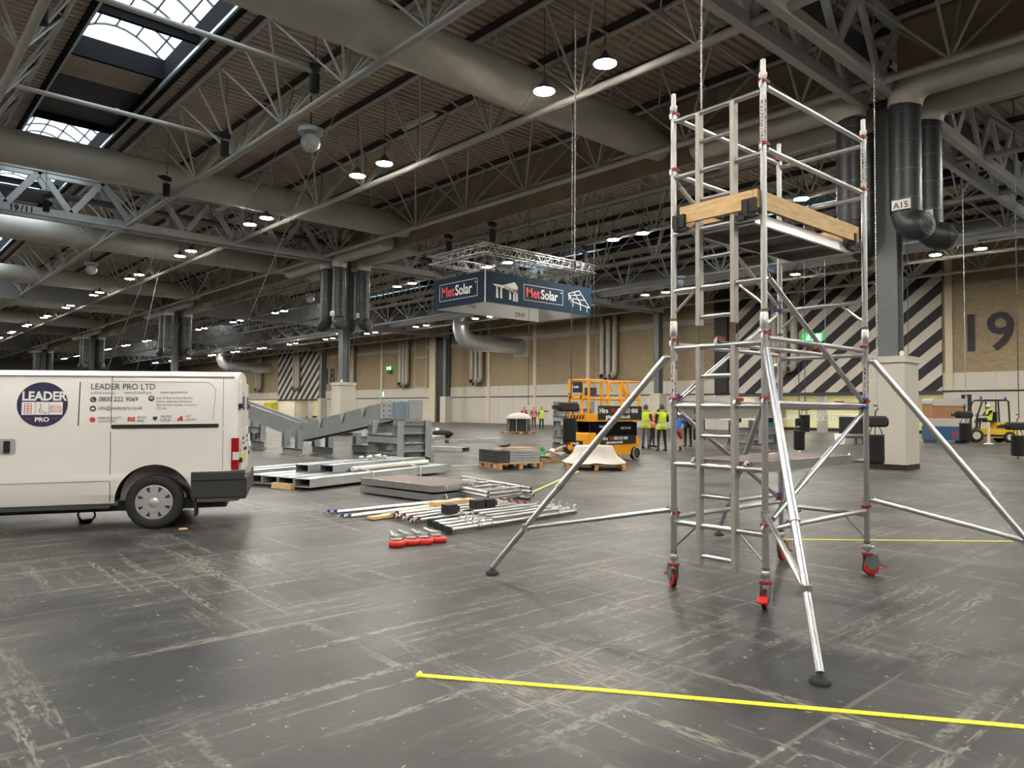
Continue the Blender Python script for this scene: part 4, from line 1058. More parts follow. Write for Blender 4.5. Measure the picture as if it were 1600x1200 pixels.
def ln2(x0, y0, x1, y1, t_=.006): k.bar(cf @ Vector((x0, y0, .006)), cf @ Vector((x1, y1, .006)), .002, t_, cf.to_3x3() @ Vector((y0-y1, x1-x0, 0)))
for x in (-.185, -.15, -.115): ln2(x, -.11, x, .01)
for i in range(5): ln2(-.19, -.105+i*.028, -.11, -.105+i*.028)
for q in ((-.03, 0, -.005, 0), (-.018, 0, -.018, -.07), (-.03, -.05, -.03, -.1), (-.03, -.1, .05, -.11), (-.018, -.07, .04, -.1), (.05, -.11, .05, -.09)): ln2(*q)
for q in ((.09, -.02, .19, -.02), (.09, -.02, .09, -.09), (.19, -.02, .20, -.06), (.20, -.06, .20, -.09), (.09, -.09, .2, -.09), (.10, -.045, .19, -.045), (.10, -.07, .19, -.07)): ln2(*q)
vput('logo_drawing', k, vred, disc)
k = MB(); k.box(-.165, -.10, -.172, -.168, .003, .005, cf); k.box(.10, .165, -.172, -.168, .003, .005, cf); vput('logo_dash', k, vred, disc)
k = MB(); k.add([(1.757, ys(1.83)+.003, 1.83), (1.769, ys(1.83)+.003, 1.83), (1.775, ys(1.295)+.003, 1.295), (1.763, ys(1.295)+.003, 1.295)], [(0, 1, 2, 3), (3, 2, 1, 0)]); vput('divider', k, navy)
vtext('LEADER PRO LTD', 1.648, 1.740, .104, ink, .004, .885)
vtext('scaffold-tower.uk', 1.646, 1.683, .048, soft, .0, .80); vtext('material-handling.uk', 1.275, 1.687, .048, soft, 0, .80); vtext('power-generator.uk', .865, 1.692, .048, soft, 0, .80)
vtext('0800 222 9069', 1.557, 1.594, .078, ink, .008, .93); vtext('info@leaderpro.co.uk', 1.56, 1.490, .064, ink, .0, .86)
for i, s in enumerate(('Unit 20, Block B, Evans Business', 'Centre, Lakesview International', 'Business Park, Hersden, Canterbury', 'CT3 4AL.')): vtext(s, .911, 1.622-.044*i, .040, soft, .0, .80)
k = MB()
for (x, z) in ((1.615, 1.615), (1.616, 1.504), (.97, 1.628)): k.lathe([(.035, 0), (.035, .002)], 20, sframe(x, z))
vput('contact_icon', k, ink)
k = MB(); f1 = sframe(1.615, 1.615); k.path([f1 @ Vector(p) for p in ((-.014, .014, .004), (-.012, -.002, .004), (.002, -.014, .004), (.014, -.012, .004))], .005, 5)
k.box(-.018, .018, -.011, .011, .002, .004, sframe(1.616, 1.504)); k.lathe([(.008, .002), (.016, .002), (.016, .004), (.008, .004)], 14, sframe(.97, 1.633), cap=False); vput('icon_mark', k, 'letter_white')
for (x, z, a, b3) in ((1.559, 1.375, 'PREMIUM QUALITY', 'GUARANTEED'), (1.123, 1.378, 'BRITISH', 'MADE'), (.862, 1.385, 'TRUSTED', 'SUPPLIER'), (.571, 1.388, 'FAST', 'DELIVERY')):
    vtext(a, x, z, .042, soft, .004, .72); vtext(b3, x, z-.042, .042, soft, .004, .72)
k = MB(); k.lathe([(.032, 0), (.032, .002)], 12, sframe(1.616, 1.367)); f1 = sframe(1.189, 1.372)
for q in ((-.042, .042, -.005, .005), (-.005, .005, -.028, .028), (-.042, -.012, .01, .026), (.012, .042, .01, .026), (-.042, -.012, -.026, -.01), (.012, .042, -.026, -.01)): k.box(*q, 0, .002, f1)
f1 = sframe(.634, 1.375); k.box(-.03, .03, -.02, .004, 0, .002, f1); k.box(-.005, .025, .0, .028, 0, .002, f1); k.lathe([(.012, 0), (.012, .002)], 10, f1 @ T(-.018, -.022, 0)); k.lathe([(.012, 0), (.012, .002)], 10, f1 @ T(.018, -.022, 0))
vput('badge_icon', k, vred); vput('shield_icon', MB().prism([(-.025, .022), (.025, .022), (.024, -.008), (0, -.03), (-.024, -.008)], 0, .002, sframe(.922, 1.379)), ink)
# things on the floor by the van
t = at(135, 815); s_ = empty('strap_coil', t, 0, 'small coil of black strap on the floor under the van', 'strap')
put('coil', MB().path([t+Vector((.10*math.cos(a*PI/8), .05*math.sin(a*PI/8), .09+.08*math.sin(a*PI/8))) for a in range(16)], .012, 6, True), 'black', s_); put('buckle', MB().box(t.x-.08, t.x+.06, t.y-.05, t.y+.05, 0, .035), 'black', s_)
t = at(286, 827); q_ = put('wood_offcut', MB().box(-.05, .05, -.02, .02, 0, .012, T(t.x, t.y, 0) @ rotz(-.3)).box(-.03, .04, -.012, .012, .012, .018, T(t.x, t.y, 0) @ rotz(-.1)), 'timber', None, 'pale wood offcut on the floor behind the van wheel', 'offcut')
put('arch_shade_liner', MB().lathe([(.02, 0), (.443, 0), (.443, .375)], 24, T(RX, .58, .36) @ Matrix.Rotation(-PI/2, 4, 'X') @ rotz(PI), True, PI), 'black', van, local=True)  # black liner added to keep the lit white wheel well dark
# ------------------------------------------------------------------ painted steel rafter on trestles
GP = MATS['grey_paint']
raf = empty('steel_rafter', (11.3, 22.6, .4), 0, 'long grey V-shaped steel roof rafter resting on low trestles', 'steel beam')
def trough(name, y0, z0, y1, z1, m_=GP):
    k = MB()
    for s in (-1, 1): k.bar((11.3+s*.19, y0, z0-.28), (11.3+s*.19, y1, z1-.28), .022, .55)
    put(name+'_flange', k, m_, raf); put(name+'_web', MB().bar((11.3, y0, z0-.24), (11.3, y1, z1-.24), .36, .02), 'blue_grey', raf)
    e = MB()
    for s in (-1, 1): e.bar((11.3+s*.19, y0, z0), (11.3+s*.19, y1, z1), .03, .012)
    put(name+'_edge', e, 'galv_light' if y0 > 23 or y1 > 23 else GP, raf)
trough('left_arm', 31.2, 2.27, 22.75, 1.02); trough('right_arm', 22.6, 1.01, 17.3, 1.74)
for y in (25.6, 28.3): put('web_stiffener', MB().bar((11.3, y, 1.02+(y-22.75)*.148-.05), (11.3, y, 1.02+(y-22.75)*.148-.5), .36, .02, (0, 1, 0)), GP, raf)
put('valley_plate', MB().box(11.08, 11.52, 22.6, 22.68, .42, 1.03), GP, raf)
for y in (18.7, 19.9, 21.3):
    zt = 1.01+(22.6-y)*.138
    put('cleat', MB().prism([(0, 0), (.26, 0), (.13, -.30)], 0, .02, frame((11.07, y+.13, zt), (0, -1, 0), (0, 0, 1))), 'galv_light', raf)
put('end_plate', MB().box(11.06, 11.085, 17.15, 17.75, 1.25, 1.72), 'galv_light', raf)
bo = MB()
for i in range(3):
    for j in range(2): bo.tube((11.05, 17.27+j*.3, 1.33+i*.14), (11.06, 17.27+j*.3, 1.33+i*.14), .022, 8)
put('bolt', bo, 'dark_grey', raf)
put('end_box', MB().box(11.05, 11.40, 16.3, 17.15, 1.22, 1.72), 'blue_grey', raf)
k = MB()
for i in range(7): k.box(11.035, 11.05, 16.34+i*.115, 16.40+i*.115, 1.24, 1.70)
put('end_rib', k, 'blue_grey', raf); put('end_cap', MB().box(11.02, 11.45, 16.24, 16.3, 1.24, 1.76), GP, raf)
def trestle(label, x0, x1, y0, y1, h, levels=1, m_=GP, rz=0):
    cx, cy = (x0+x1)/2, (y0+y1)/2
    t = empty('steel_trestle', (cx, cy, 0), rz, label, 'trestle', 'grey steel trestles'); M = PM[t.name] @ T(-cx, -cy, 0); hb = .24
    def W(mb): mb.v = [M @ v for v in mb.v]; return mb
    for x in (x0+.1, x1-.1): put('base_beam', W(MB().ibeam((x, y0-.12, hb/2), (x, y1+.12, hb/2), .2, hb, .02, .02)), m_, t)
    for x in (x0+.1, x1-.1):
        for y in (y0+.12, y1-.12): put('post', W(MB().ibeam((x, y, hb), (x, y, h), .2, .22, .02, .02, (0, 1, 0))), m_, t)
    for i in range(levels):
        z = hb+(h-hb)*(i+.55)/(levels)-.02
        for y in (y0+.12, y1-.12): put('cross_beam', W(MB().ibeam((x0, y, z), (x1, y, z), .16, .24, .02, .02)), m_, t)
        for x in (x0-.0, x1): put('side_beam', W(MB().ibeam((x, y0, z-.25), (x, y1, z-.25), .14, .22, .02, .02)), m_, t)
    return t
trestle('tall grey steel trestle under the boxed end of the rafter', 10.7, 11.8, 16.3, 17.8, 1.21, 2)
trestle('low grey steel trestle under the valley of the rafter', 10.66, 11.94, 22.0, 23.2, .80, 0)
trestle('grey steel trestle behind the valley of the rafter', 12.4, 13.5, 20.4, 21.6, .72)
trestle('grey steel trestle beside the van under the far rafter arm', 10.9, 11.9, 27.3, 28.3, 1.1)
trestle('pale steel stool behind the right rafter arm', 14.0, 14.8, 20.4, 21.2, .8, 1, MATS['galv_light'])
# steel by the yellow lift and behind the tower
trestle('stepped grey steel trestle behind the yellow lift', 19.95, 21.1, 18.6, 19.7, 1.85, 2)
def channel(p, q, w_, h_, m_, name, label=None, cat=None, group=None, t_=.012):
    # open box channel between two floor points
    p = Vector(p); q = Vector(q); u = (q-p).normalized(); n = Vector((-u.y, u.x, 0)); k = MB(); z0 = p.z
    P0 = Vector((p.x, p.y, 0)); P1 = Vector((q.x, q.y, 0))
    k.bar(P0+UP*(z0+t_/2), P1+UP*(z0+t_/2), w_, t_)
    for s in (-1, 1): k.bar(P0+n*(s*(w_-t_)/2)+UP*(z0+h_/2), P1+n*(s*(w_-t_)/2)+UP*(z0+h_/2), t_, h_)
    k.bar(P0+UP*(z0+h_-t_/2), P1+UP*(z0+h_-t_/2), w_, t_)
    return put(name, k, m_, None, label, cat, group)
for i in range(2): channel((18.2, 17.0+i*.0, .0+i*.28), (20.7, 18.4, i*.28), .75, .27, MATS['galv'], 'steel_channel', '%s of two grey box channels stacked beside the yellow lift' % ('lower', 'upper')[i], 'steel channel', 'channels by the lift')
trestle('grey steel frame behind the tower ladder', 27.2, 29.0, 15.2, 16.6, 1.15, 1)
gb = empty('steel_beam', (27.0, 17.0, 1.2), 0, 'grey steel beam resting across the frame behind the tower ladder', 'steel beam'); put('beam_web', MB().bar((25.6, 18.2, 1.42), (29.0, 15.0, 1.55), .05, .5), mat('grey_olive', (.25, .26, .21), .5), gb); put('beam_flange', MB().bar((25.6, 18.2, 1.68), (29.0, 15.0, 1.81), .3, .03).bar((25.6, 18.2, 1.17), (29.0, 15.0, 1.30), .3, .03), GP, gb)
# ------------------------------------------------------------------ galvanised channels on the floor
u_ = Vector((.95, .312, 0)).normalized(); n2 = Vector((-u_.y, u_.x, 0)); o0 = Vector((6.32, 12.52, 0))
for i in range(4):
    a = o0+n2*(.2+i*.46)+u_*(.03*i); channel(a+UP*.05, a+u_*4.5+UP*.05, .40, .16, MATS['galv_light' if i % 2 == 0 else 'galv'], 'steel_channel', 'galvanised box channel in the strapped floor bundle, %s from the front' % ORD[i], 'steel channel', 'strapped galvanised channels')
for i in range(2):
    a = o0+n2*(.70+i*.48)+u_*(1.15-.2*i); channel(a+UP*.212, a+u_*3.1+UP*.212, .36, .16, MATS['galv'], 'steel_channel', 'galvanised box channel on top of the strapped bundle, %s one' % ('front', 'rear')[i], 'steel channel', 'strapped galvanised channels')
put('pvc_pipe', MB().tube(o0+n2*.42+u_*1.6+UP*.27, o0+n2*.42+u_*4.2+UP*.27, .055, 12), 'white_plastic', None, 'pale round tube lying on the strapped channel bundle', 'tube')
for i, d in enumerate((1.75, 3.35)):
    a = o0+u_*d
    put('lashing_strap', MB().path([a+n2*-.02+UP*.02, a+n2*-.02+UP*.22, a+n2*.9+UP*.385, a+n2*1.9+UP*.22, a+n2*1.9+UP*.02], .014, 5), 'white_plastic', None, 'white lashing strap round the channel bundle, %s end' % ('left', 'right')[i], 'strap')
tb_ = empty('strap_heap', o0+u_*3.0+n2*1.2, 0, 'crumpled white strapping heaped on the channel bundle', 'strap')
k = MB()
for i in range(9): c = o0+u_*(2.75+.1*i)+n2*(1.2+.06*math.sin(i*2)); k.ball((c.x, c.y, .42+.02*math.sin(i*3)), .05, 8, 5, (1.2, 1, .7))
put('heap', k, 'white_plastic', tb_)
for i in range(2):
    a = o0+n2*(2.15+.45*i)-u_*1.3+UP*.10; channel(a, a+u_*5.3, .30, .15, MATS['galv'], 'steel_channel', 'long galvanised rail behind the channel bundle, %s one' % ('nearer', 'farther')[i], 'steel channel', 'long floor rails')
t = at(418, 765); put('timber_block', MB().box(-.28, .28, -.05, .05, 0, .1, T(t.x+.3, t.y-.0, 0) @ rotz(1.8)), 'timber', None, 'short timber block under the long galvanised rails', 'timber')
for i, (a, b3, w_, wh) in enumerate((((652, 703), (728, 706), .5, 'nearer sheet right of the tall trestle'), ((698, 693), (781, 690), .3, 'slim one behind the tall trestle'), ((655, 690), (700, 682), .6, 'far one behind the tall trestle'))):
    p, q = at(*a), at(*b3); channel(p+UP*.0, q, w_, .16, MATS['galv_light'], 'steel_channel', 'galvanised channel lying on the floor, '+wh, 'steel channel', 'loose channels')
t = at(690, 684); bgk = empty('rubble_bag', t, 0, 'dark bag slumped on the floor far behind the tall trestle', 'bag'); put('sack', MB().ball((t.x, t.y, .2), .55, 12, 8, (1.3, .8, .42)), 'black_fabric', bgk); put('tie', MB().ball((t.x-.3, t.y, .42), .12, 8, 6), 'white_plastic', bgk)
p, q = at(705, 729), at(752, 728); put('pale_lath', MB().bar(p+UP*.02, q+UP*.02, .06, .04), 'white_plastic', None, 'thin pale lath on the floor left of the plate pallet', 'lath')
# ------------------------------------------------------------------ spare tower parts on the floor
def quad_frame(pa, pb): # frame with x from a to b on floor
    a, b3 = Vector(pa), Vector(pb); u = (b3-a); u.z = 0; return a, u.normalized(), Vector((-u.y, u.x, 0)).normalized(), u.length
dk0 = at(677, 786, 0); udk = Vector((-.10, 1., 0)).normalized(); ndk = Vector((1., .10, 0)).normalized()
for i in range(2):
    d = empty('spare_platform', dk0+UP*(.14*i), 0, 'spare tower platform with brown deck lying on the floor, %s of two' % ('lower', 'upper')[i], 'platform', 'spare platforms')
    z0 = .02+.14*i; a = dk0+ndk*.02*i
    for s in (0, 1.0): put('side_beam', MB().bar(a+ndk*s+UP*(z0+.06), a+ndk*s+udk*1.95+UP*(z0+.06), .035, .11), 'alu_dull', d)
    k = MB()
    for s in (0, 1.95): k.bar(a+udk*s+UP*(z0+.06), a+udk*s+ndk*1.0+UP*(z0+.06), .035, .10)
    put('end_beam', k, 'alu', d)
    put('deck_board', MB().bar(a+ndk*.5+udk*.03+UP*(z0+.105), a+ndk*.5+udk*1.92+UP*(z0+.105), .96, .014), 'ply', d)
    k = MB()
    for s in (.2, .8): k.path([a+ndk*s-udk*.0+UP*(z0+.06), a+ndk*s-udk*.08+UP*(z0+.1), a+ndk*s-udk*.12+UP*(z0+.04)], .016, 6)
    put('hook', k, 'alu', d)
fa, fb, fc_ = at(745, 770, .2), at(813, 763, .2), at(645, 750, .2)
fx = (fb-fa); wdt = fx.length; fx.normalize(); fy = (fc_-fa); FLN = fy.length; fy.normalize(); fa.z = 0; fa += Vector((.12, -.1, 0))
for i in range(4):
    f = empty('spare_ladder_frame', fa+UP*(.056*i), 0, 'spare aluminium ladder frame lying in a stack, %s from the floor' % ORD[i], 'ladder frame', 'spare ladder frames')
    z = .03+.056*i; o = fa+fx*(.03*(i % 2))-fy*(.04*((i*2) % 3))
    for s in (0, wdt): stick('post', o+fx*s+UP*z, o+fx*s+fy*FLN+UP*z, .0254, 'alu', f, 10)
    for j in range(4): stick('rung', o+fy*(.3+.5*j)+UP*z, o+fy*(.3+.5*j)+fx*wdt+UP*z, .02, 'alu', f, 8)
    k = MB()
    for s in (0, wdt): k.tube(o+fx*s-fy*.002+UP*z, o+fx*s-fy*.004+UP*z, .019, 10)
    put('hollow_shade', k, 'black', f)  # black discs paint the shade inside the tube ends
    if i == 3: put('label_sleeve', MB().tube(o+fy*.6+UP*z, o+fy*.95+UP*z, .0265, 10), 'sleeve', f)
def tube_thing(name, label, cat, group, p, q, r, ends, m_='alu', red=None):
    o = empty(name, p, 0, label, cat, group); p = Vector(p); q = Vector(q); d = (q-p).normalized(); s = d.cross(UP)
    stick('tube', p, q, r, m_, o, 12)
    for e, dr in ((p, -1), (q, 1)):
        k = MB(); k.path([e, e+d*dr*.04+UP*.03, e+d*dr*.09+UP*.025, e+d*dr*.10-UP*.005], .014, 6); put('claw', k, 'alu_dull', o)
        put('trigger', MB().cbox(e+d*dr*.03+UP*.028, (.045, .045, .03)), ends, o)
    return o
a0, a1, b0, b1 = at(516, 804), at(548, 814), at(733, 781), at(746, 786)
for i in range(4):
    f = i/3; tube_thing('spare_brace', 'spare brace tube with blue claws on the floor, %s from the back' % ORD[i], 'brace', 'spare blue-clawed braces', a0.lerp(a1, f)+UP*(.03+.03*(i % 2)), b0.lerp(b1, f)+UP*.03, .023, 'blue_plastic')
a0, a1, b0, b1 = at(617, 809), at(656, 821), at(775, 788), at(818, 796)
for i in range(8):
    f = i/7; tube_thing('spare_guard_rail', 'spare rail tube with red claws in the floor bundle, %s from the back' % ORD[i], 'rail', 'spare red-clawed rails', a0.lerp(a1, f)+UP*(.04+.03*(i % 2)), b0.lerp(b1, f)+UP*(.04+.03*(i % 2)), .024, 'dark_red')
for i, (p, q) in enumerate((((578, 813), (700, 796)), ((594, 808), (735, 790)), ((675, 800), (738, 793)), ((730, 793), (785, 786)))):
    put('timber_board', MB().bar(at(*p)+UP*(.03 if i != 2 else .11), at(*q)+UP*(.03 if i != 2 else .11), .14, .035 if i != 2 else .07), 'timber', None, 'yellow timber toe board on the floor, %s' % ('frontmost', 'second from the front', 'thick one lying on the others', 'rearmost')[i], 'board', 'timber toe boards')
for i, px in enumerate(((702, 813), (745, 805), (762, 803))):
    c = at(*px); o = empty('corner_clip', c, 0, 'black plastic toe-board clip on the spare rails, %s' % ('left one', 'middle one', 'right one')[i], 'clip', 'loose clips'); z = .1
    put('clip_body', MB().rbox(c.x-.09, c.x+.09, c.y-.08, c.y+.08, z, z+.12, .02), 'black', o); put('clip_jaw', MB().rbox(c.x+.05, c.x+.15, c.y-.05, c.y+.05, z+.02, z+.09, .015), 'black', o)
a0, a1, b0, b1 = at(676, 822), at(704, 834), at(862, 795), at(897, 803)
for i in range(4):
    f = i/3; p, q = a0.lerp(a1, f)+UP*.045, b0.lerp(b1, f)+UP*.045; d = (q-p).normalized()
    o = empty('spare_outrigger', p, 0, 'spare outrigger tube lying on the floor, %s from the back' % ORD[i], 'outrigger', 'spare outriggers')
    stick('outer_leg', p.lerp(q, .2), q, .034, 'alu', o, 12); stick('inner_leg', p, p.lerp(q, .25), .028, 'alu', o, 12); stick('stay', p.lerp(q, .3)+UP*.07, p.lerp(q, .85)+UP*.06, .022, 'alu', o, 10)
    k = MB()
    for t_ in (.2, .3, .85, 1.0): c = p.lerp(q, t_); k.tube(c-d*.03, c+d*.03, .042, 10); k.path([c+UP*.03, c+UP*.08, c+d*.04+UP*.085], .014, 6)
    put('clamp', k, 'alu_dull', o); put('foot_pad', MB().tube(p-d*.05, p, .055, 10, .04), 'rubber', o)
for i, (px, jx) in enumerate((((620, 853), (608, 834)), ((643, 850), (618, 832)), ((663, 849), (640, 832)), ((684, 846), (660, 830)))):
    c = at(*px); j = at(*jx); c.z = 0; d = (j-c); d.z = 0; d.normalize(); s = Vector((-d.y, d.x, 0))
    o = empty('spare_castor', c, 0, 'spare red castor with jack leg lying on the floor, %s from the left' % ORD[i], 'castor', 'spare castors')
    wm = frame(c+UP*.03-d*.03, s, d)
    put('wheel', MB().lathe([(.03, -.025), (.085, -.028), (.095, -.02), (.095, .02), (.085, .028), (.03, .025)], 20, wm), 'red', o)
    put('bracket', MB().bar(c+d*.0+UP*.068, c+d*.13+UP*.07, .11, .01).bar(c+d*.12+UP*.05, c+d*.125+UP*.10, .1, .1), 'steel_zinc', o)
    stick('jack_leg', c+d*.13+UP*.06, c+d*.62+UP*.05, .022, 'alu_dull', o, 10); put('jack_nut', MB().tube(c+d*.2+UP*.06, c+d*.25+UP*.06, .04, 10), 'steel_zinc', o)
# ------------------------------------------------------------------ tapes on the floor
def tape(label, pts, w_=.045):
    o = put('measuring_tape', MB(), 'yellow_tape', None, label, 'tape', None) if False else None
    k = MB()
    for p, q in zip(pts, pts[1:]): k.bar(p+UP*.003, q+UP*.003, w_, .004)
    o = empty('floor_tape', pts[0], 0, label, 'tape'); put('ribbon', k, 'yellow_tape', o)
    tk = MB(); a, b3 = pts[0], pts[-1]; n = int((b3-a).length/.1); u = (b3-a).normalized(); s = Vector((-u.y, u.x, 0))
    for i in range(1, min(n, 300)): c = a.lerp(b3, i/n); tk.bar(c-s*w_*.48+UP*.0056, c-s*(w_*(.1 if i % 5 == 0 else .3))+UP*.0056, .004, .0008)
    r = put('graduation', tk, 'print_dark', o); r['kind'] = 'stuff'
    put('end_hook', MB().bar(a+UP*.004, a-u*.02+UP*.012, w_+.02, .012), 'yellow_tape', o)
a = at(657, 1056); b3 = at(1600, 1137); tape('bright yellow tape stretched across the foreground floor', [a, a.lerp(b3, .35)+Vector((.008, .01, 0)), b3+(b3-a)*.25])
tape('yellow tape on the floor behind the left outrigger', [at(816, 776), at(905, 736)])
tape('yellow tape on the floor behind the tower castors', [at(1228, 843), at(1582, 846)], .04)
# ------------------------------------------------------------------ pallets
def pallet(label, c, rz, lx=1.3, ly=1.15):
    p = empty('pallet', c, rz, label, 'pallet'); 
    for x in (-lx/2+.05, 0, lx/2-.05):
        for y in (-ly/2+.07, 0, ly/2-.07): put('block', MB().cbox((x, y, .065), (.1, .14, .09)), 'pallet_wood', p, local=True)
    for x in (-lx/2+.05, 0, lx/2-.05): put('bottom_board', MB().cbox((x, 0, .01), (.1, ly, .02)), 'pallet_wood', p, local=True); put('stringer', MB().cbox((x, 0, .12), (.1, ly, .02)), 'pallet_wood', p, local=True)
    for i in range(7): put('deck_slat', MB().cbox((0, -ly/2+.06+i*(ly-.12)/6, .14), (lx, .11, .02)), 'pallet_wood', p, local=True)
    return p
pc = Vector((12.95, 14.35, 0)); pallet('wooden pallet carrying grey steel plates', pc, -.23)
PMx = T(pc.x, pc.y, 0) @ rotz(-.23)
for i in range(5): put('steel_plate', MB().cbox((.18, .05, .18+.065*i), (.9, 1.0, .055), PMx), 'galv', None, 'grey steel plate stacked on the front pallet, %s from the bottom' % ORD[i], 'steel plate', 'steel plates on the pallet')
for i in range(6): put('black_profile', MB().cbox((-.48, .05, .175+.055*i), (.34, 1.05, .045), PMx), 'dark_grey', None, 'black steel profile stacked left on the plate pallet, %s from the bottom' % ORD[i], 'steel profile', 'black profiles on the pallet')
for i in range(3): put('timber_lath', MB().cbox((.15, -.25+.22*i, .51), (.95, .07, .035), PMx @ rotz(.1*i-.1)), 'timber' if i else 'cardboard', None, 'timber lath on top of the steel plates, %s from the front' % ORD[i], 'lath', 'laths on plates')
gl_ = PMx @ Vector((-.1, .2, .55)); tl = empty('tool_bundle', gl_, 0, 'dark hand tools heaped on the steel plates', 'tools'); put('tool_body', MB().cbox(gl_, (.25, .12, .08)).tube(gl_, gl_+Vector((.3, .1, .03)), .03, 8), 'black', tl); put('handle', MB().tube(gl_+Vector((-.1, 0, 0)), gl_+Vector((-.25, .05, .1)), .02, 6), 'cardboard', tl)
pc2 = Vector((14.45, 12.75, 0)); pallet('wooden pallet under the plastic-wrapped load', pc2, -.75, 1.5, 1.2)
ds = MB(); rings = []; NN = 36
for j, (sc1, z) in enumerate(((.60, .60), (.62, .585), (.65, .5), (.70, .40), (.80, .30), (.95, .21), (1.02, .17))):
    ring = []
    for i in range(NN):
        t_ = 2*PI*i/NN; ex = 4.; r = (abs(math.cos(t_))**ex+abs(math.sin(t_))**ex)**(-1/ex)
        wv = 1+(.05*math.sin(5*t_)+.035*math.sin(11*t_+1))*(j/6)
        ring.append((r*math.cos(t_)*.78*sc1*wv, r*math.sin(t_)*.66*sc1*wv, z+.012*math.sin(7*t_)*(j > 3)))
    rings.append(ring)
vsl = [v for r in rings for v in r]; fs = [(j*NN+i, (j+1)*NN+i, (j+1)*NN+(i+1) % NN, j*NN+(i+1) % NN) for j in range(len(rings)-1) for i in range(NN)]
ds.add(vsl, fs, T(pc2.x, pc2.y, 0) @ rotz(-.75), True); ds.add(rings[0], [tuple(range(NN))], T(pc2.x, pc2.y, 0) @ rotz(-.75))
put('wrapped_load', ds, 'sheet_plastic', None, 'load draped in milky plastic sheet on a pallet', 'wrapped load')
c = at(862, 722); cb_ = empty('cardboard_scraps', c, 0, 'crumpled cardboard and paper heap beside the wrapped pallet', 'cardboard')
for i in range(4): put('scrap', MB().cbox((0, 0, 0), (.45, .3, .03), T(c.x+.12*i-.1, c.y+.1*math.sin(i*2), .12+.09*i) @ Euler((.5*math.sin(i*3), .4*math.cos(i*2), i)).to_matrix().to_4x4()), 'cardboard' if i % 2 else 'sheet_plastic', cb_)
put('flat_box', MB().cbox((c.x, c.y, .06), (.5, .4, .12)), 'cardboard', cb_)
c = at(849, 721); gbag = empty('green_sack', c, 0, 'green plastic sack slumped between the two pallets', 'sack'); put('sack', MB().ball((c.x, c.y, .17), .2, 12, 8, (1.1, .9, .85)), mat('green_plastic', (.03, .24, .09), .4, bump=.6, bscale=18), gbag); put('knot', MB().ball((c.x-.05, c.y, .36), .07, 8, 6, (1, 1, 1.3)), 'green_plastic', gbag)
c = Vector((31.9, 34.6, 0)); cg = pallet('far wooden pallet under the round cable cage', c, .2, 1.7, 1.6)
cage = empty('cable_cage', c+UP*.15, 0, 'round dark cable drum cage with white wrapped top on a far pallet', 'cage')
put('drum_core', MB().lathe([(.62, .15), (.62, .95)], 20, T(c.x, c.y, 0)), 'black', cage)
for i in range(20): a = i*PI/10; stick('upright', (c.x+.74*math.cos(a), c.y+.74*math.sin(a), .15), (c.x+.74*math.cos(a), c.y+.74*math.sin(a), 1.05), .025, 'dark_grey' if i % 3 else 'galv_light', cage, 6)
put('wrap_top', MB().lathe([(.82, .95), (.83, 1.05), (.6, 1.22), (.3, 1.32), (.0001, 1.36)], 20, T(c.x, c.y, 0)), 'sheet_plastic', cage)
# ------------------------------------------------------------------ yellow scissor lift
LX0, LX1, LY0, LY1 = 16.1, 18.5, 14.4, 15.2
lift = empty('scissor_lift', ((LX0+LX1)/2, (LY0+LY1)/2, 0), 0, 'yellow scissor lift with guard rails and black hire banners', 'scissor lift')
Y_ = mat('lift_yellow', (.83, .36, .012), .4)
put('chassis', MB().rbox(LX0, LX1, LY0+.04, LY1-.04, .22, .72, .06, None, 'y').rbox(LX0+.35, LX1-.35, LY0, LY1, .16, .70, .03, None, 'y'), Y_, lift)
put('end_block', MB().rbox(LX0-.06, LX0+.3, LY0, LY1, .3, .86, .05, None, 'y'), Y_, lift)
for x in (LX0+.35, LX1-.28):
    for y in (LY0-.02, LY1+.02):
        s = -1 if y < 14.8 else 1
        wl = bpy.data.objects.new('wheel', None); C.objects.link(wl); wl.parent = lift; PM[wl.name] = PM[lift.name]
        M = T(x, y, .2) @ Matrix.Rotation(-s*PI/2, 4, 'X')
        put('tyre', MB().lathe([(.13, -.07), (.2, -.07), (.2, .05), (.18, .06), (.13, .055)], 24, M, cap=False), 'rubber', wl); put('tyre_wall', MB().lathe([(.168, .062), (.188, .062)], 24, M, cap=False), 'white_plastic', wl); put('rim', MB().lathe([(.001, .03), (.132, .04)], 20, M, cap=False), 'dark_grey', wl)
sc2 = MB()
for y in (LY0+.12, LY1-.12):
    for i in range(4):
        z = .78+.1*i; sc2.bar((LX0+.2, y, z), (LX1-.25, y, z+.09), .05, .08); sc2.bar((LX1-.25, y+.06, z), (LX0+.2, y+.06, z+.09), .05, .08)
put('scissor_arms', sc2, 'black', lift)
put('arm_cover', MB().box(LX0+.15, LX1-.1, LY0+.06, LY0+.1, .74, 1.17), mat('matt_black', (.006, .006, .007), .9, spec=.1), lift)
put('deck', MB().box(LX0-.05, LX1, LY0-.02, LY1+.02, 1.19, 1.42), Y_, lift)
def rail(p, q): return MB().tube(p, q, .022, 8)
for y in (LY0, LY1):
    for z in (1.86, 2.42): put('guard_rail', rail((LX0-.03, y, z), (LX1-.05, y, z)), Y_, lift)
    for x in (LX0-.03, LX0+.55, LX0+.85, LX0+1.45, LX0+1.75, LX1-.05): put('guard_post', MB().bar((x, y, 1.4), (x, y, 2.42), .05, .05), Y_, lift)
for x in (LX0-.03, LX1-.05):
    for z in (1.86, 2.42): put('guard_rail', rail((x, LY0, z), (x, LY1, z)), Y_, lift)
k = MB(); k.bar((LX0+.85, LY0, 2.35), (LX0+1.05, LY0, 2.1), .03, .05); k.bar((LX0+1.45, LY0, 2.4), (LX0+1.75, LY0, 1.9), .04, .1); put('gate_brace', k, Y_, lift)
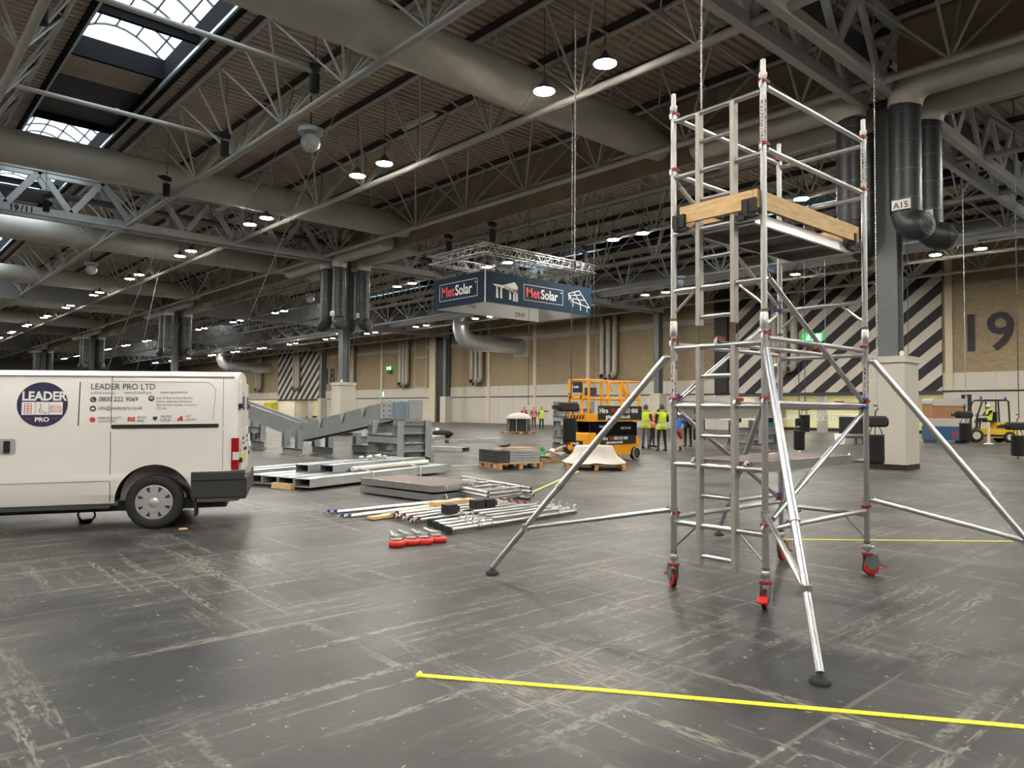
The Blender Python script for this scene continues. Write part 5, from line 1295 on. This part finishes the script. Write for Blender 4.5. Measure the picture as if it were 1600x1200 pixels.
for y in (LY0+.28, LY1-.06): put('end_post', MB().box(LX0-.06, LX0-.02, y-.03, y+.03, 1.4, 2.4), Y_, lift)
put('end_rail', MB().box(LX0-.06, LX0-.04, LY0+.02, LY1-.02, 1.86, 1.96), Y_, lift)
put('end_plate', MB().box(LX0-.08, LX0-.06, LY0+.22, LY1-.2, 2.05, 2.36), 'black', lift)
FL = lambda x, z: frame((x, LY0-.035, z), (1, 0, 0), (0, 0, 1)); FE = lambda y, z: frame((LX0-.085, y, z), (0, -1, 0), (0, 0, 1))
put('banner_board', MB().box(LX0+.35, LX1+.02, LY0-.04, LY0-.025, 1.24, 1.66), 'black', lift)
put('banner_board', MB().box(LX0+.5, LX1-.25, LY0-.03, LY0-.0, .50, .76), 'black', lift)
lr = mat('lift_red', (.5, .02, .02), .5)
def hire(x, z, s):
    text('hire_lettering', 'Hire', .20*s, FL(x, z+.19*s) @ T(0, 0, .008), 'letter_white', lift, .002, .025, sx=1.05); text('hire_lettering', 'Me', .20*s, FL(x+.50*s, z+.19*s) @ T(0, 0, .008), lr, lift, .002, .025); text('hire_number', '0330 333 4848', .185*s, FL(x+.80*s, z+.195*s) @ T(0, 0, .008), 'letter_white', lift, .002, .02, sx=.86)
    text('hire_web', 'gtaccess.co.uk', .16*s, FL(x+.28*s, z+.035*s) @ T(0, 0, .008), 'letter_white', lift, .002, .025, sx=1.22)
hire(LX0+.40, 1.25, 1.03); hire(LX0+.52, .505, .68)
text('hire_lettering', 'HireMe', .11, frame((LX0+.5, LY0+.05, 1.0), (1, 0, 0), (0, 0, 1)), 'letter_grey', lift, .002, .01); text('hire_number', '0330 333 4848', .10, frame((LX0+1.5, LY0+.05, .95), (1, 0, 0), (0, 0, 1)), 'letter_grey', lift, .002, .01, sx=.8)
put('maker_plate', MB().box(LX0+.75, LX0+1.1, LY0-.015, LY0+.0, .26, .46), mat('plate_green', (.03, .10, .06), .5), lift); text('maker_letters', 'JCB', .13, frame((LX0+.77, LY0-.018, .33), (1, 0, 0), (0, 0, 1)), 'letter_white', lift, .002, .02)
put('end_plate', MB().box(LX0-.08, LX0-.06, LY0+.2, LY1-.2, .44, .62), 'black', lift); text('end_lettering', 'HireMe', .12, FE(LY1-.22, .50) @ T(0, 0, .003), 'letter_white', lift, .002, .01, sx=.7); text('end_lettering', 'HireMe', .11, FE(LY1-.22, 2.18) @ T(0, 0, .003), 'letter_white', lift, .002, .01, sx=.7)
k = MB()
for i in range(5): k.prism([(i*.12, 0), (i*.12+.06, 0), (i*.12+.11, .12), (i*.12+.05, .12)], 0, .004, FE(LY1-.1, 1.26))
put('hazard_stripe', k, 'black', lift)
put('control_box', MB().rbox(LX0+.15, LX0+.45, LY0+.1, LY0+.35, 1.95, 2.2, .03), 'dark_grey', lift)
# ------------------------------------------------------------------ forklift with its load
fo = at(1540, 691); FA = math.radians(-42.13+180-6)
FM = T(fo.x, fo.y, 0) @ rotz(FA)
fk = empty('forklift', fo, FA, 'yellow and black forklift truck with driver cage beside the brick wall', 'forklift')
fy_ = mat('forklift_yellow', (.72, .46, .02), .4)
def fput(n_, mb, m_, par=None): return put(n_, mb, m_, par or fk, local=True)
fput('chassis', MB().prism([(-1.25, .25), (-1.3, .9), (-1.1, 1.05), (-.35, 1.05), (-.25, .72), (.55, .72), (.75, .5), (.75, .25)], -.5, .5, Matrix(((1, 0, 0, 0), (0, 0, 1, 0), (0, 1, 0, 0), (0, 0, 0, 1)))), fy_)
fput('counterweight', MB().rbox(-1.4, -1.0, -.52, .52, .3, .95, .1), fy_); fput('side_band', MB().box(-1.1, .3, .5, .515, .3, .42).box(-.9, -.3, .5, .512, .75, .9), 'black')
fput('floor_step', MB().box(-.2, .6, -.5, .5, .35, .45), 'black'); fput('seat', MB().rbox(-.45, .05, -.25, .25, 1.05, 1.15, .04).rbox(-.5, -.38, -.25, .25, 1.1, 1.6, .05), 'black')
k = MB()
for y in (-.48, .48):
    k.path([(-.95, y, 1.0), (-.9, y, 2.15), (-.8, y, 2.2), (.25, y, 2.2), (.4, y, 2.1), (.62, y, 1.4), (.7, y, .8)], .045, 8); k.path([(-.3, y, 1.05), (-.28, y, 2.18)], .035, 6)
for i in range(6): k.bar((-.75+i*.2, -.48, 2.2), (-.75+i*.2, .48, 2.2), .05, .04)
fput('overhead_guard', k, 'black')
fput('beacon', MB().lathe([(.06, 2.24), (.06, 2.36), (.03, 2.4)], 10, T(.35, .3, 0)).lathe([(.06, 2.24), (.06, 2.34), (.03, 2.38)], 10, T(-.85, .3, 0)), 'blue_plastic')
k = MB()
for y in (-.32, .32): k.box(.85, 1.0, y-.06, y+.06, .1, 2.5)
k.box(.88, .96, -.35, .35, 2.4, 2.5); k.box(.88, .96, -.35, .35, 1.2, 1.3); fput('mast', k, 'black')
fput('carriage', MB().box(1.0, 1.06, -.5, .5, .5, 1.1), 'black')
for y in (-.28, .28): fput('fork', MB().box(1.06, 2.2, y-.06, y+.06, .62, .67).box(1.04, 1.1, y-.06, y+.06, .62, 1.1), 'dark_grey')
for x, r in ((.72, .36), (-.92, .29)):
    for s in (-1, 1):
        w_ = bpy.data.objects.new('wheel', None); C.objects.link(w_); w_.parent = fk; PM[w_.name] = FM; M = T(x, s*.48, r) @ Matrix.Rotation(-s*PI/2, 4, 'X')
        fput('tyre', MB().lathe([(r*.55, -.12), (r*.95, -.12), (r, -.08), (r, .08), (r*.95, .11), (r*.55, .1)], 24, M, cap=False), 'rubber', w_); fput('rim', MB().lathe([(.001, .08), (r*.4, .09), (r*.56, .1)], 16, M), 'cream', w_)
fput('steering_wheel', MB().path([(.38+.04*math.sin(a*PI/6), .16*math.cos(a*PI/6), 1.35+.15*math.sin(a*PI/6)) for a in range(12)], .015, 5, True).tube((.38, 0, 1.35), (.55, 0, 1.0), .025, 6), 'black')
LM = T(*at(1478, 692)) @ rotz(FA)
ld = empty('crate_load', at(1478, 692), FA, 'wrapped timber crate on a blue base in front of the forklift', 'crate')
put('blue_base', MB().box(-.9, .9, -.6, .6, .15, .85), mat('base_blue', (.03, .09, .20), .5), ld, local=True); put('base_leg', MB().box(-.85, -.7, -.55, .55, 0, .15).box(.7, .85, -.55, .55, 0, .15), 'dark_grey', ld, local=True)
put('white_wrap', MB().rbox(-.88, .9, -.58, .58, .85, 1.25, .06), 'sheet_plastic', ld, local=True); put('timber_body', MB().box(-.6, .88, -.56, .56, 1.25, 1.9), mat('crate_brown', (.38, .19, .08), .6, var=.15), ld, local=True)
put('wrap_top', MB().rbox(-.75, .92, -.6, .6, 1.88, 2.25, .15, None, 'y'), 'sheet_plastic', ld, local=True)
put('base_mark', MB().box(-.12, -.04, .6, .606, .3, .6).box(-.26, -.18, .6, .606, .3, .6), lr, ld, local=True)
c = at(1545, 694); bp_ = empty('barrier_post', c, 0, 'white and red plastic post standing before the forklift', 'post'); put('pole', MB().lathe([(.07, .05), (.06, 1.0), (.03, 1.1)], 10, T(c.x, c.y, 0)), mat('post_pink', (.75, .55, .48), .5), bp_); put('base', MB().lathe([(.22, 0), (.22, .04), (.08, .07)], 14, T(c.x, c.y, 0)), 'white_plastic', bp_)
# bins, truss and clutter behind the tower
c = at(1330, 694); b4 = empty('waste_trolley', c, 0, 'black trolley with white bucket behind the tower by the column', 'trolley'); put('bin', MB().box(c.x-.4, c.x+.4, c.y-.4, c.y+.4, .5, 1.3), 'black', b4); put('frame', MB().box(c.x-.45, c.x+.45, c.y-.45, c.y+.45, .3, .38).tube((c.x-.4, c.y-.4, .0), (c.x-.4, c.y-.4, .4), .05, 8).tube((c.x+.4, c.y-.4, 0), (c.x+.4, c.y-.4, .4), .05, 8).tube((c.x, c.y+.4, 0), (c.x, c.y+.4, .4), .05, 8), 'dark_grey', b4); put('bucket', MB().lathe([(.2, .0), (.25, .5), (.24, .5)], 12, T(c.x-.75, c.y+.2, 0)), 'white_paint', b4)
c = at(1313, 694); cn = empty('small_cone', c, 0, 'small red cone on the floor left of the black trolley', 'cone'); put('cone', MB().lathe([(.12, .03), (.02, .5)], 12, T(c.x, c.y, 0)), 'red', cn); put('foot', MB().cbox((c.x, c.y, .015), (.3, .3, .03)), 'black', cn)
ta, tb2 = at(1130, 678), at(1345, 676); ft = empty('floor_truss', ta, 0, 'white lattice truss raised on stands before the lit entrance', 'truss')
d = (tb2-ta).normalized(); nn = Vector((-d.y, d.x, 0)); k = MB(); lc = MB(); L = (tb2-ta).length
for s in (-1, 1):
    for z in (.95, 1.35): k.tube(ta+nn*s*.2+UP*z, tb2+nn*s*.2+UP*z, .03, 6)
for i in range(int(L/.5)):
    for s in (-1, 1): lc.tube(ta+d*(.5*i)+nn*s*.2+UP*.95, ta+d*(.5*i+.25)+nn*s*.2+UP*1.35, .016, 4, caps=False); lc.tube(ta+d*(.5*i+.25)+nn*s*.2+UP*1.35, ta+d*(.5*i+.5)+nn*s*.2+UP*.95, .016, 4, caps=False)
put('truss_chords', k, 'white_paint', ft); put('truss_lacing', lc, 'white_paint', ft)
for i in range(3): c = ta.lerp(tb2, .1+.4*i); put('stand', MB().box(c.x-.25, c.x+.25, c.y-.25, c.y+.25, 0, .03).tube((c.x, c.y, .03), (c.x, c.y, .93), .04, 8), 'mid_grey', ft)
c = at(1205, 683); gw = empty('green_bin', c, 0, 'teal wheelie bin behind the front tower post', 'bin'); put('bin_body', MB().prism([(-.25, 0), (.25, 0), (.32, 1.08), (-.32, 1.08)], -.3, .3, T(c.x, c.y, .0) @ Matrix.Rotation(PI/2, 4, 'X')), mat('teal', (.02, .16, .15), .5), gw); put('bin_lid', MB().box(c.x-.35, c.x+.35, c.y-.36, c.y+.36, 1.08, 1.14), 'teal', gw)
# shop clutter below the far striped boards
c = Vector((46.5, 104.5, 0)); st2 = empty('far_stand', c, 0, 'black and yellow exhibition stand with lettering below the far striped boards', 'stand')
put('stand_wall', MB().box(c.x, c.x+.2, c.y-1, c.y+11, 0, 2.7), mat('stand_cream', (.70, .66, .45), .6), st2); text('stand_lettering', 'Harman', 2.1, frame((c.x-.05, c.y+9.8, .9), (0, -1, 0), (0, 0, 1)), 'black', st2, .02, .03)
put('rail', MB().tube((c.x-1, c.y-2, 1.0), (c.x-1, c.y+9, 1.0), .04, 6).tube((c.x-1, c.y-2, .5), (c.x-1, c.y+9, .5), .04, 6), 'black', st2); put('cabinet', MB().box(c.x-2.4, c.x-1.4, c.y-5, c.y-2.5, .6, 2.3), mat('stand_yellow', (.6, .5, .02), .5), st2); put('cabinet_base', MB().box(c.x-2.5, c.x-1.3, c.y-5.2, c.y-1.8, 0, .7), 'black', st2)
# hanging ropes
ROPE = [((365, 575), (500, 313), 'first from the van roof', 'white_plastic', .012), ((222, 575), (310, 400), 'left of the second column', 'mid_grey', .008), ((140, 575), (83, 460), 'far left over the van', 'mid_grey', .008)]
# thin ropes from the roof
def rope(label, p, q, r=.007, m_='mid_grey'):
    o = empty('hanging_rope', p, 0, label, 'rope', 'hanging ropes'); p = Vector(p); q = Vector(q)
    stick('cord', p, q, r, m_, o, 5); put('knot', MB().ball(p, r*2.5, 6, 5), m_, o)
rope('pale rope slanting from the roof to behind the van tail', (7.5, 22.5, .02), (9.43, 17.0, 10.0), .008, 'mid_grey')
rope('grey rope slanting from the third truss down beyond the van', (9.0, 37.0, .02), (9.43, 20.0, 10.0), .007)
rope('pale rope slanting right to left behind the van roof', (6.0, 30.0, .02), (9.43, 30.2, 10.0), .007, 'mid_grey')
rope('grey rope dropping beside the third column', (14.43, 57.0, .02), (14.43, 50.0, 10.0), .02)
rope('dark line hanging from the banner front corner', (22.2, under_rib(23.5), 1.8), (22.2, under_rib(23.5), DK-.005), .012, 'dark_grey')
rope('dark line hanging at the banner right end', (27.2, under_rib(24.2), 1.5), (27.2, under_rib(24.2), DK-.005), .012, 'dark_grey')
for i, (px, d, z) in enumerate(((897, 15., 10.), (1097, 13., 10.), (1290, 34., 10.), (1402, 40., 10.))):
    a = LOOK*1+RT*((px-800)/F_PX); v = Vector((a.x, a.y, 0)); v = v*d
    o = empty('hanging_chain', (v.x, v.y, 0), 0, 'slack hoist chain hanging from the roof, %s' % ('left of the lamps over the banner', 'left of the tower top', 'inside the tower before the stripes', 'right of the nearest column')[i], 'chain', 'slack chains')
    c = put('chain', ch_me, None, o); zl = 4.6 if i == 0 else (5.3 if i == 1 else 4); c.location = (0, 0, zl); c.scale = (1, 1, (DK-.005-zl)/9.0); put('hook', MB().path([(0, 0, 4.6 if i == 0 else (5.3 if i == 1 else 4)), (.03, 0, 4.5 if i == 0 else (5.2 if i == 1 else 3.9)), (0, 0, 4.42 if i == 0 else (5.12 if i == 1 else 3.82))], .02, 6), 'dark_grey', o, local=True)
# ------------------------------------------------------------------ people
skin = mat('skin', (.55, .33, .24), .6); hairm = mat('hair_brown', (.10, .065, .04), .8)
hv_y = mat('vest_yellow', (.62, .80, .02), .6); hv_o = mat('vest_orange', (.95, .16, .04), .6); hv_r = mat('vest_red', (.65, .08, .09), .6); band = mat('vest_band', (.60, .61, .58), .4)
navyc = mat('cloth_navy', (.03, .035, .06), .9); darkc = mat('cloth_dark', (.022, .022, .024), .9); greyc = mat('cloth_grey', (.13, .13, .15), .9); bluec = mat('cloth_blue', (.03, .10, .42), .8); redc = mat('cloth_red', (.5, .06, .05), .8); shoe = mat('boot', (.03, .025, .02), .8)
def person(label, loc, face, pose=None, top='cloth_dark', legs='cloth_dark', vest=None, hat=None, hair='hair_brown', h=1.75, seated=False, legskin=False, vox=.017):
    # joints in metres for a 1.75 m figure: x to its left, y behind, z up; the figure looks along -y
    J = dict(pel=(0, 0, .95), che=(0, .0, 1.30), nec=(0, .01, 1.50), hed=(0, -.02, 1.645), shl=(.19, 0, 1.43), shr=(-.19, 0, 1.43), ell=(.25, .02, 1.14), elr=(-.25, .02, 1.14), hal=(.24, -.10, .90), har=(-.24, -.10, .90),
             hil=(.095, 0, .92), hir=(-.095, 0, .92), knl=(.11, -.02, .50), knr=(-.11, -.02, .50), anl=(.12, .02, .09), anr=(-.12, .02, .09))
    J.update(pose or {}); J = {k: Vector(v) for k, v in J.items()}
    k = MB()
    def limb(a, b2, r0, r1, n=10): k.tube(a, b2, r0, n, r1); k.ball(a, r0, n, 6); k.ball(b2, r1, n, 6)
    limb(J['pel'], J['che'], .135, .15, 14); k.ball(J['che'].lerp(J['nec'], .3), .15, 14, 8, (1.2, .8, .9)); k.ball(J['pel'], .15, 14, 8, (1.15, .9, .85))
    limb(J['che'].lerp(J['nec'], .75), J['nec'], .07, .055); limb(J['nec'], J['hed']-Vector((0, 0, .05)), .055, .055)
    k.ball(J['hed'], .108, 14, 10, (.82, .96, 1.14)); k.ball(J['hed']+Vector((0, -.10, -.02)), .022, 8, 6); k.ball(J['hed']+Vector((0, -.07, -.085)), .04, 8, 6)
    for s in (-1, 1): k.ball(J['hed']+Vector((s*.09, .01, -.01)), .025, 8, 6, (.5, 1, 1.2))
    for s in 'lr':
        limb(J['che'].lerp(J['nec'], .6), J['sh'+s], .08, .075); limb(J['sh'+s], J['el'+s], .062, .045); limb(J['el'+s], J['ha'+s], .045, .03)
        limb(J['hi'+s], J['kn'+s], .095, .062); limb(J['kn'+s], J['an'+s], .062, .042)
        a = J['an'+s]; d = Vector((0, -1, 0)); 
        k.tube(a-Vector((0, 0, .02)), a+d*.15-Vector((0, 0, .05)), .048, 10, .04); k.ball(a+d*.15-Vector((0, 0, .052)), .04, 10, 6); k.ball(a-Vector((0, -.03, .045)), .045, 10, 6)
    me = k.mesh('body'); tmp = bpy.data.objects.new('tmp', me); C.objects.link(tmp)
    md = tmp.modifiers.new('r', 'REMESH'); md.mode = 'VOXEL'; md.voxel_size = vox; md.use_smooth_shade = True
    sm = tmp.modifiers.new('s', 'SMOOTH'); sm.factor = .5; sm.iterations = 2
    dg = bpy.context.evaluated_depsgraph_get(); bm2 = bpy.data.meshes.new_from_object(tmp.evaluated_get(dg)); bpy.data.objects.remove(tmp)
    # hands with five fingers
    hd = MB()
    for s in 'lr':
        el, ha = J['el'+s], J['ha'+s]; d = (ha-el).normalized(); sd = Vector((0, -1, 0)); sd = (sd-d*sd.dot(d)).normalized(); nrm = d.cross(sd)
        hd.bar(ha-d*.01, ha+d*.085, .075, .03, nrm)
        for j in range(4):
            b0 = ha+d*.08+sd*(.028-.019*j); l_ = (.075, .085, .08, .06)[j]; m1 = b0+d*l_*.55+nrm*.012*(1 if s == 'l' else -1); hd.path([b0, m1, m1+d*l_*.35+nrm*.03*(1 if s == 'l' else -1)], [.010, .009, .008], 6)
        t0 = ha+d*.02+sd*.035; hd.path([t0, t0+d*.03+sd*.03, t0+d*.07+sd*.035], [.012, .011, .009], 6)
    b = bmesh.new(); b.from_mesh(bm2); hm_ = hd.mesh('h'); b.from_mesh(hm_); bpy.data.meshes.remove(hm_)
    mats = [skin, MATS[top], MATS[legs], shoe]
    me2 = bpy.data.meshes.new('body')
    hipz = J['pel'].z+.02
    for f in b.faces:
        c = f.calc_center_median(); f.smooth = True
        dist = lambda a, b2, c=c: ((c-a)-(b2-a)*max(0, min(1, (c-a).dot(b2-a)/(b2-a).length_squared))).length
        lim = {'head': (c-J['hed']).length-.03, 'torso': min(dist(J['pel'], J['che'])-.05, dist(J['che'], J['nec'])-.05)}
        arms = min(dist(J['sh'+s], J['el'+s]) for s in 'lr'); fore = min(dist(J['el'+s], J['ha'+s]) for s in 'lr'); hnd = min((c-J['ha'+s]).length for s in 'lr')
        lg = min(min(dist(J['hi'+s], J['kn'+s]), dist(J['kn'+s], J['an'+s])) for s in 'lr'); ft = min((c-(J['an'+s]+Vector((0, -.06, -.04)))).length for s in 'lr')
        tor = min(dist(J['pel'], J['che']), dist(J['che'], J['nec']))
        if (c-J['hed']).length < .135 or dist(J['nec'], J['hed']) < .06: i = 0
        elif hnd < .06 or (hnd < .14 and fore > .03 and min(tor, lg) > .14): i = 0
        elif ft < .14: i = 3
        elif lg < .10 and lg < min(tor-.04, fore): i = 2
        else: i = 1 if not (c.z < hipz and tor > .1 and min(arms, fore) > .06) else 2
        if legskin and i == 2 and min(dist(J['kn'+s], J['an'+s]) for s in 'lr') < .07: i = 0
        f.material_index = i
    b.to_mesh(me2)
    for mm_ in mats: me2.materials.append(mm_)
    zr = math.atan2(face[1], face[0])+PI/2
    p = empty('person', loc, zr, label, 'person'); sc = h/1.75; p.scale = (sc, sc, sc); PM[p.name] = Matrix()
    body = put('body', me2, None, p)
    def shell(nm, test, push, mt):
        bb = bmesh.new(); bb.from_mesh(me2); bb.normal_update()
        dele = [f for f in bb.faces if not test(f.calc_center_median(), f.material_index)]
        nv = {v: v.normal.copy() for v in bb.verts}
        for v in bb.verts: v.co += nv[v]*push
        bmesh.ops.delete(bb, geom=dele, context='FACES')
        m3 = bpy.data.meshes.new(nm); bb.to_mesh(m3); bb.free(); m3.materials.clear(); m3.materials.append(mt)
        for q in m3.polygons: q.material_index = 0
        if len(m3.polygons): put(nm, m3, None, p)
    dseg = lambda c, a, b2: ((c-a)-(b2-a)*max(0, min(1, (c-a).dot(b2-a)/(b2-a).length_squared))).length
    armd = lambda c: min(min(dseg(c, J['sh'+s]+(J['el'+s]-J['sh'+s])*.25, J['el'+s]), dseg(c, J['el'+s], J['ha'+s])) for s in 'lr')
    up_ = (J['nec']-J['pel']).normalized()
    hgt = lambda c: (c-J['pel']).dot(up_)
    if vest:
        vt = lambda c, i: -.12 < hgt(c) < .515 and armd(c) > .075 and i in (1, 2) and dseg(c, J['pel'], J['nec']) < .25
        shell('hi_vis_vest', vt, .022, MATS[vest])
        shell('reflective_band', lambda c, i: vt(c, i) and (.02 < hgt(c) < .075 or .18 < hgt(c) < .235), .026, band)
    if hat: shell('safety_helmet', lambda c, i: (c-J['hed']).length < .16 and c.z > J['hed'].z+.02, .03, MATS[hat])
    else: shell('hair', lambda c, i: (c-J['hed']).length < .15 and (c.z > J['hed'].z+.055 or (c.y > J['hed'].y+.02 and c.z > J['hed'].z-.06)), .012, MATS[hair])
    b.free()
    return p
tc_ = Vector((0, 0, 0))
def toward(a, b2): return ((b2[0]-a[0]), (b2[1]-a[1]))
P = at(1034, 705); person('worker in yellow vest and dark trousers, back turned, right of the yellow lift', P, (.45, .9), dict(anl=(.17, .05, .09), anr=(-.17, 0, .09), knl=(.14, 0, .5), knr=(-.14, -.03, .5), hal=(.1, -.28, 1.05), har=(-.1, -.28, 1.05), elr=(-.27, -.02, 1.15)), 'cloth_dark', 'cloth_dark', 'vest_yellow')
P = at(1009, 701); person('worker in yellow vest and grey trousers, half hidden by the yellow lift', P, (.9, .3), dict(hal=(.15, -.3, 1.2), har=(-.15, -.3, 1.15)), 'cloth_navy', 'cloth_grey', 'vest_yellow')
P = at(1019, 699); person('worker in orange vest bending between the two in yellow', P, (.7, -.5), dict(che=(0, -.12, 1.22), nec=(0, -.2, 1.38), hed=(0, -.3, 1.48), shl=(.19, -.16, 1.33), shr=(-.19, -.16, 1.33), ell=(.24, -.3, 1.1), elr=(-.24, -.3, 1.1), hal=(.12, -.5, 1.1), har=(-.12, -.5, 1.1), anl=(.22, .05, .09), anr=(-.22, 0, .09)), 'cloth_dark', 'cloth_dark', 'vest_orange')
P = at(1058, 704); person('crouched person in blue top with bare legs behind the left tower post', P, (.9, .3), dict(pel=(0, .1, .75), hil=(.09, .1, .73), hir=(-.09, .1, .73), che=(0, -.1, 1.05), nec=(0, -.22, 1.2), hed=(0, -.32, 1.3), shl=(.19, -.18, 1.15), shr=(-.19, -.18, 1.15), ell=(.24, -.35, .95), elr=(-.24, -.35, .95), hal=(.12, -.5, .9), har=(-.12, -.5, .9), knl=(.12, -.15, .45), knr=(-.12, -.15, .45)), 'cloth_blue', 'cloth_red', legskin=True)
P = at(1075, 698); person('person in dark clothes standing behind the tower ladder', P, (-.9, -.3), dict(hal=(.12, -.25, 1.1), har=(-.12, -.25, 1.1)), 'cloth_dark', 'cloth_dark')
P = at(846, 671); person('far worker in yellow vest pointing, right of the cable cage', P, (-.6, -.8), dict(ell=(.42, -.05, 1.42), hal=(.66, -.1, 1.5), hal2=(0, 0, 0)) and dict(ell=(.42, -.05, 1.42), hal=(.66, -.1, 1.5)), 'cloth_dark', 'cloth_dark', 'vest_yellow', vox=.022)
P = at(834, 668.5); person('far worker in red vest standing between the cage and the yellow vest', P, (-.6, -.8), None, 'cloth_dark', 'cloth_dark', 'vest_red', vox=.022)
P = at(819, 667.5); person('far worker in red vest standing behind the cable cage', P, (-.6, -.8), dict(har=(-.2, -.3, 1.2), elr=(-.3, -.1, 1.2)), 'cloth_dark', 'cloth_dark', 'vest_red', vox=.022)
P = at(577, 672); person('far worker with bare arms behind the steel rafter', P, (.6, .3), dict(har=(-.3, -.25, 1.3), elr=(-.3, -.05, 1.15)), 'cloth_dark', 'cloth_dark', vox=.022)
P = FM @ Vector((-.12, 0, .22)); fd = FM.to_3x3() @ Vector((1, 0, 0))
person('forklift driver in yellow vest and white helmet seated in the cab', P, (fd.x, fd.y), dict(pel=(0, .05, 1.0), che=(0, .08, 1.32), nec=(0, .08, 1.5), hed=(0, .04, 1.645), hil=(.1, .03, .98), hir=(-.1, .03, .98), knl=(.13, -.42, .98), knr=(-.13, -.42, .98), anl=(.13, -.48, .56), anr=(-.13, -.48, .56), shl=(.19, .07, 1.43), shr=(-.19, .07, 1.43), ell=(.25, -.1, 1.2), elr=(-.25, -.1, 1.2), hal=(.1, -.35, 1.2), har=(-.1, -.35, 1.2)), 'cloth_dark', 'cloth_dark', 'vest_yellow', 'white_paint', vox=.022, h=1.75)
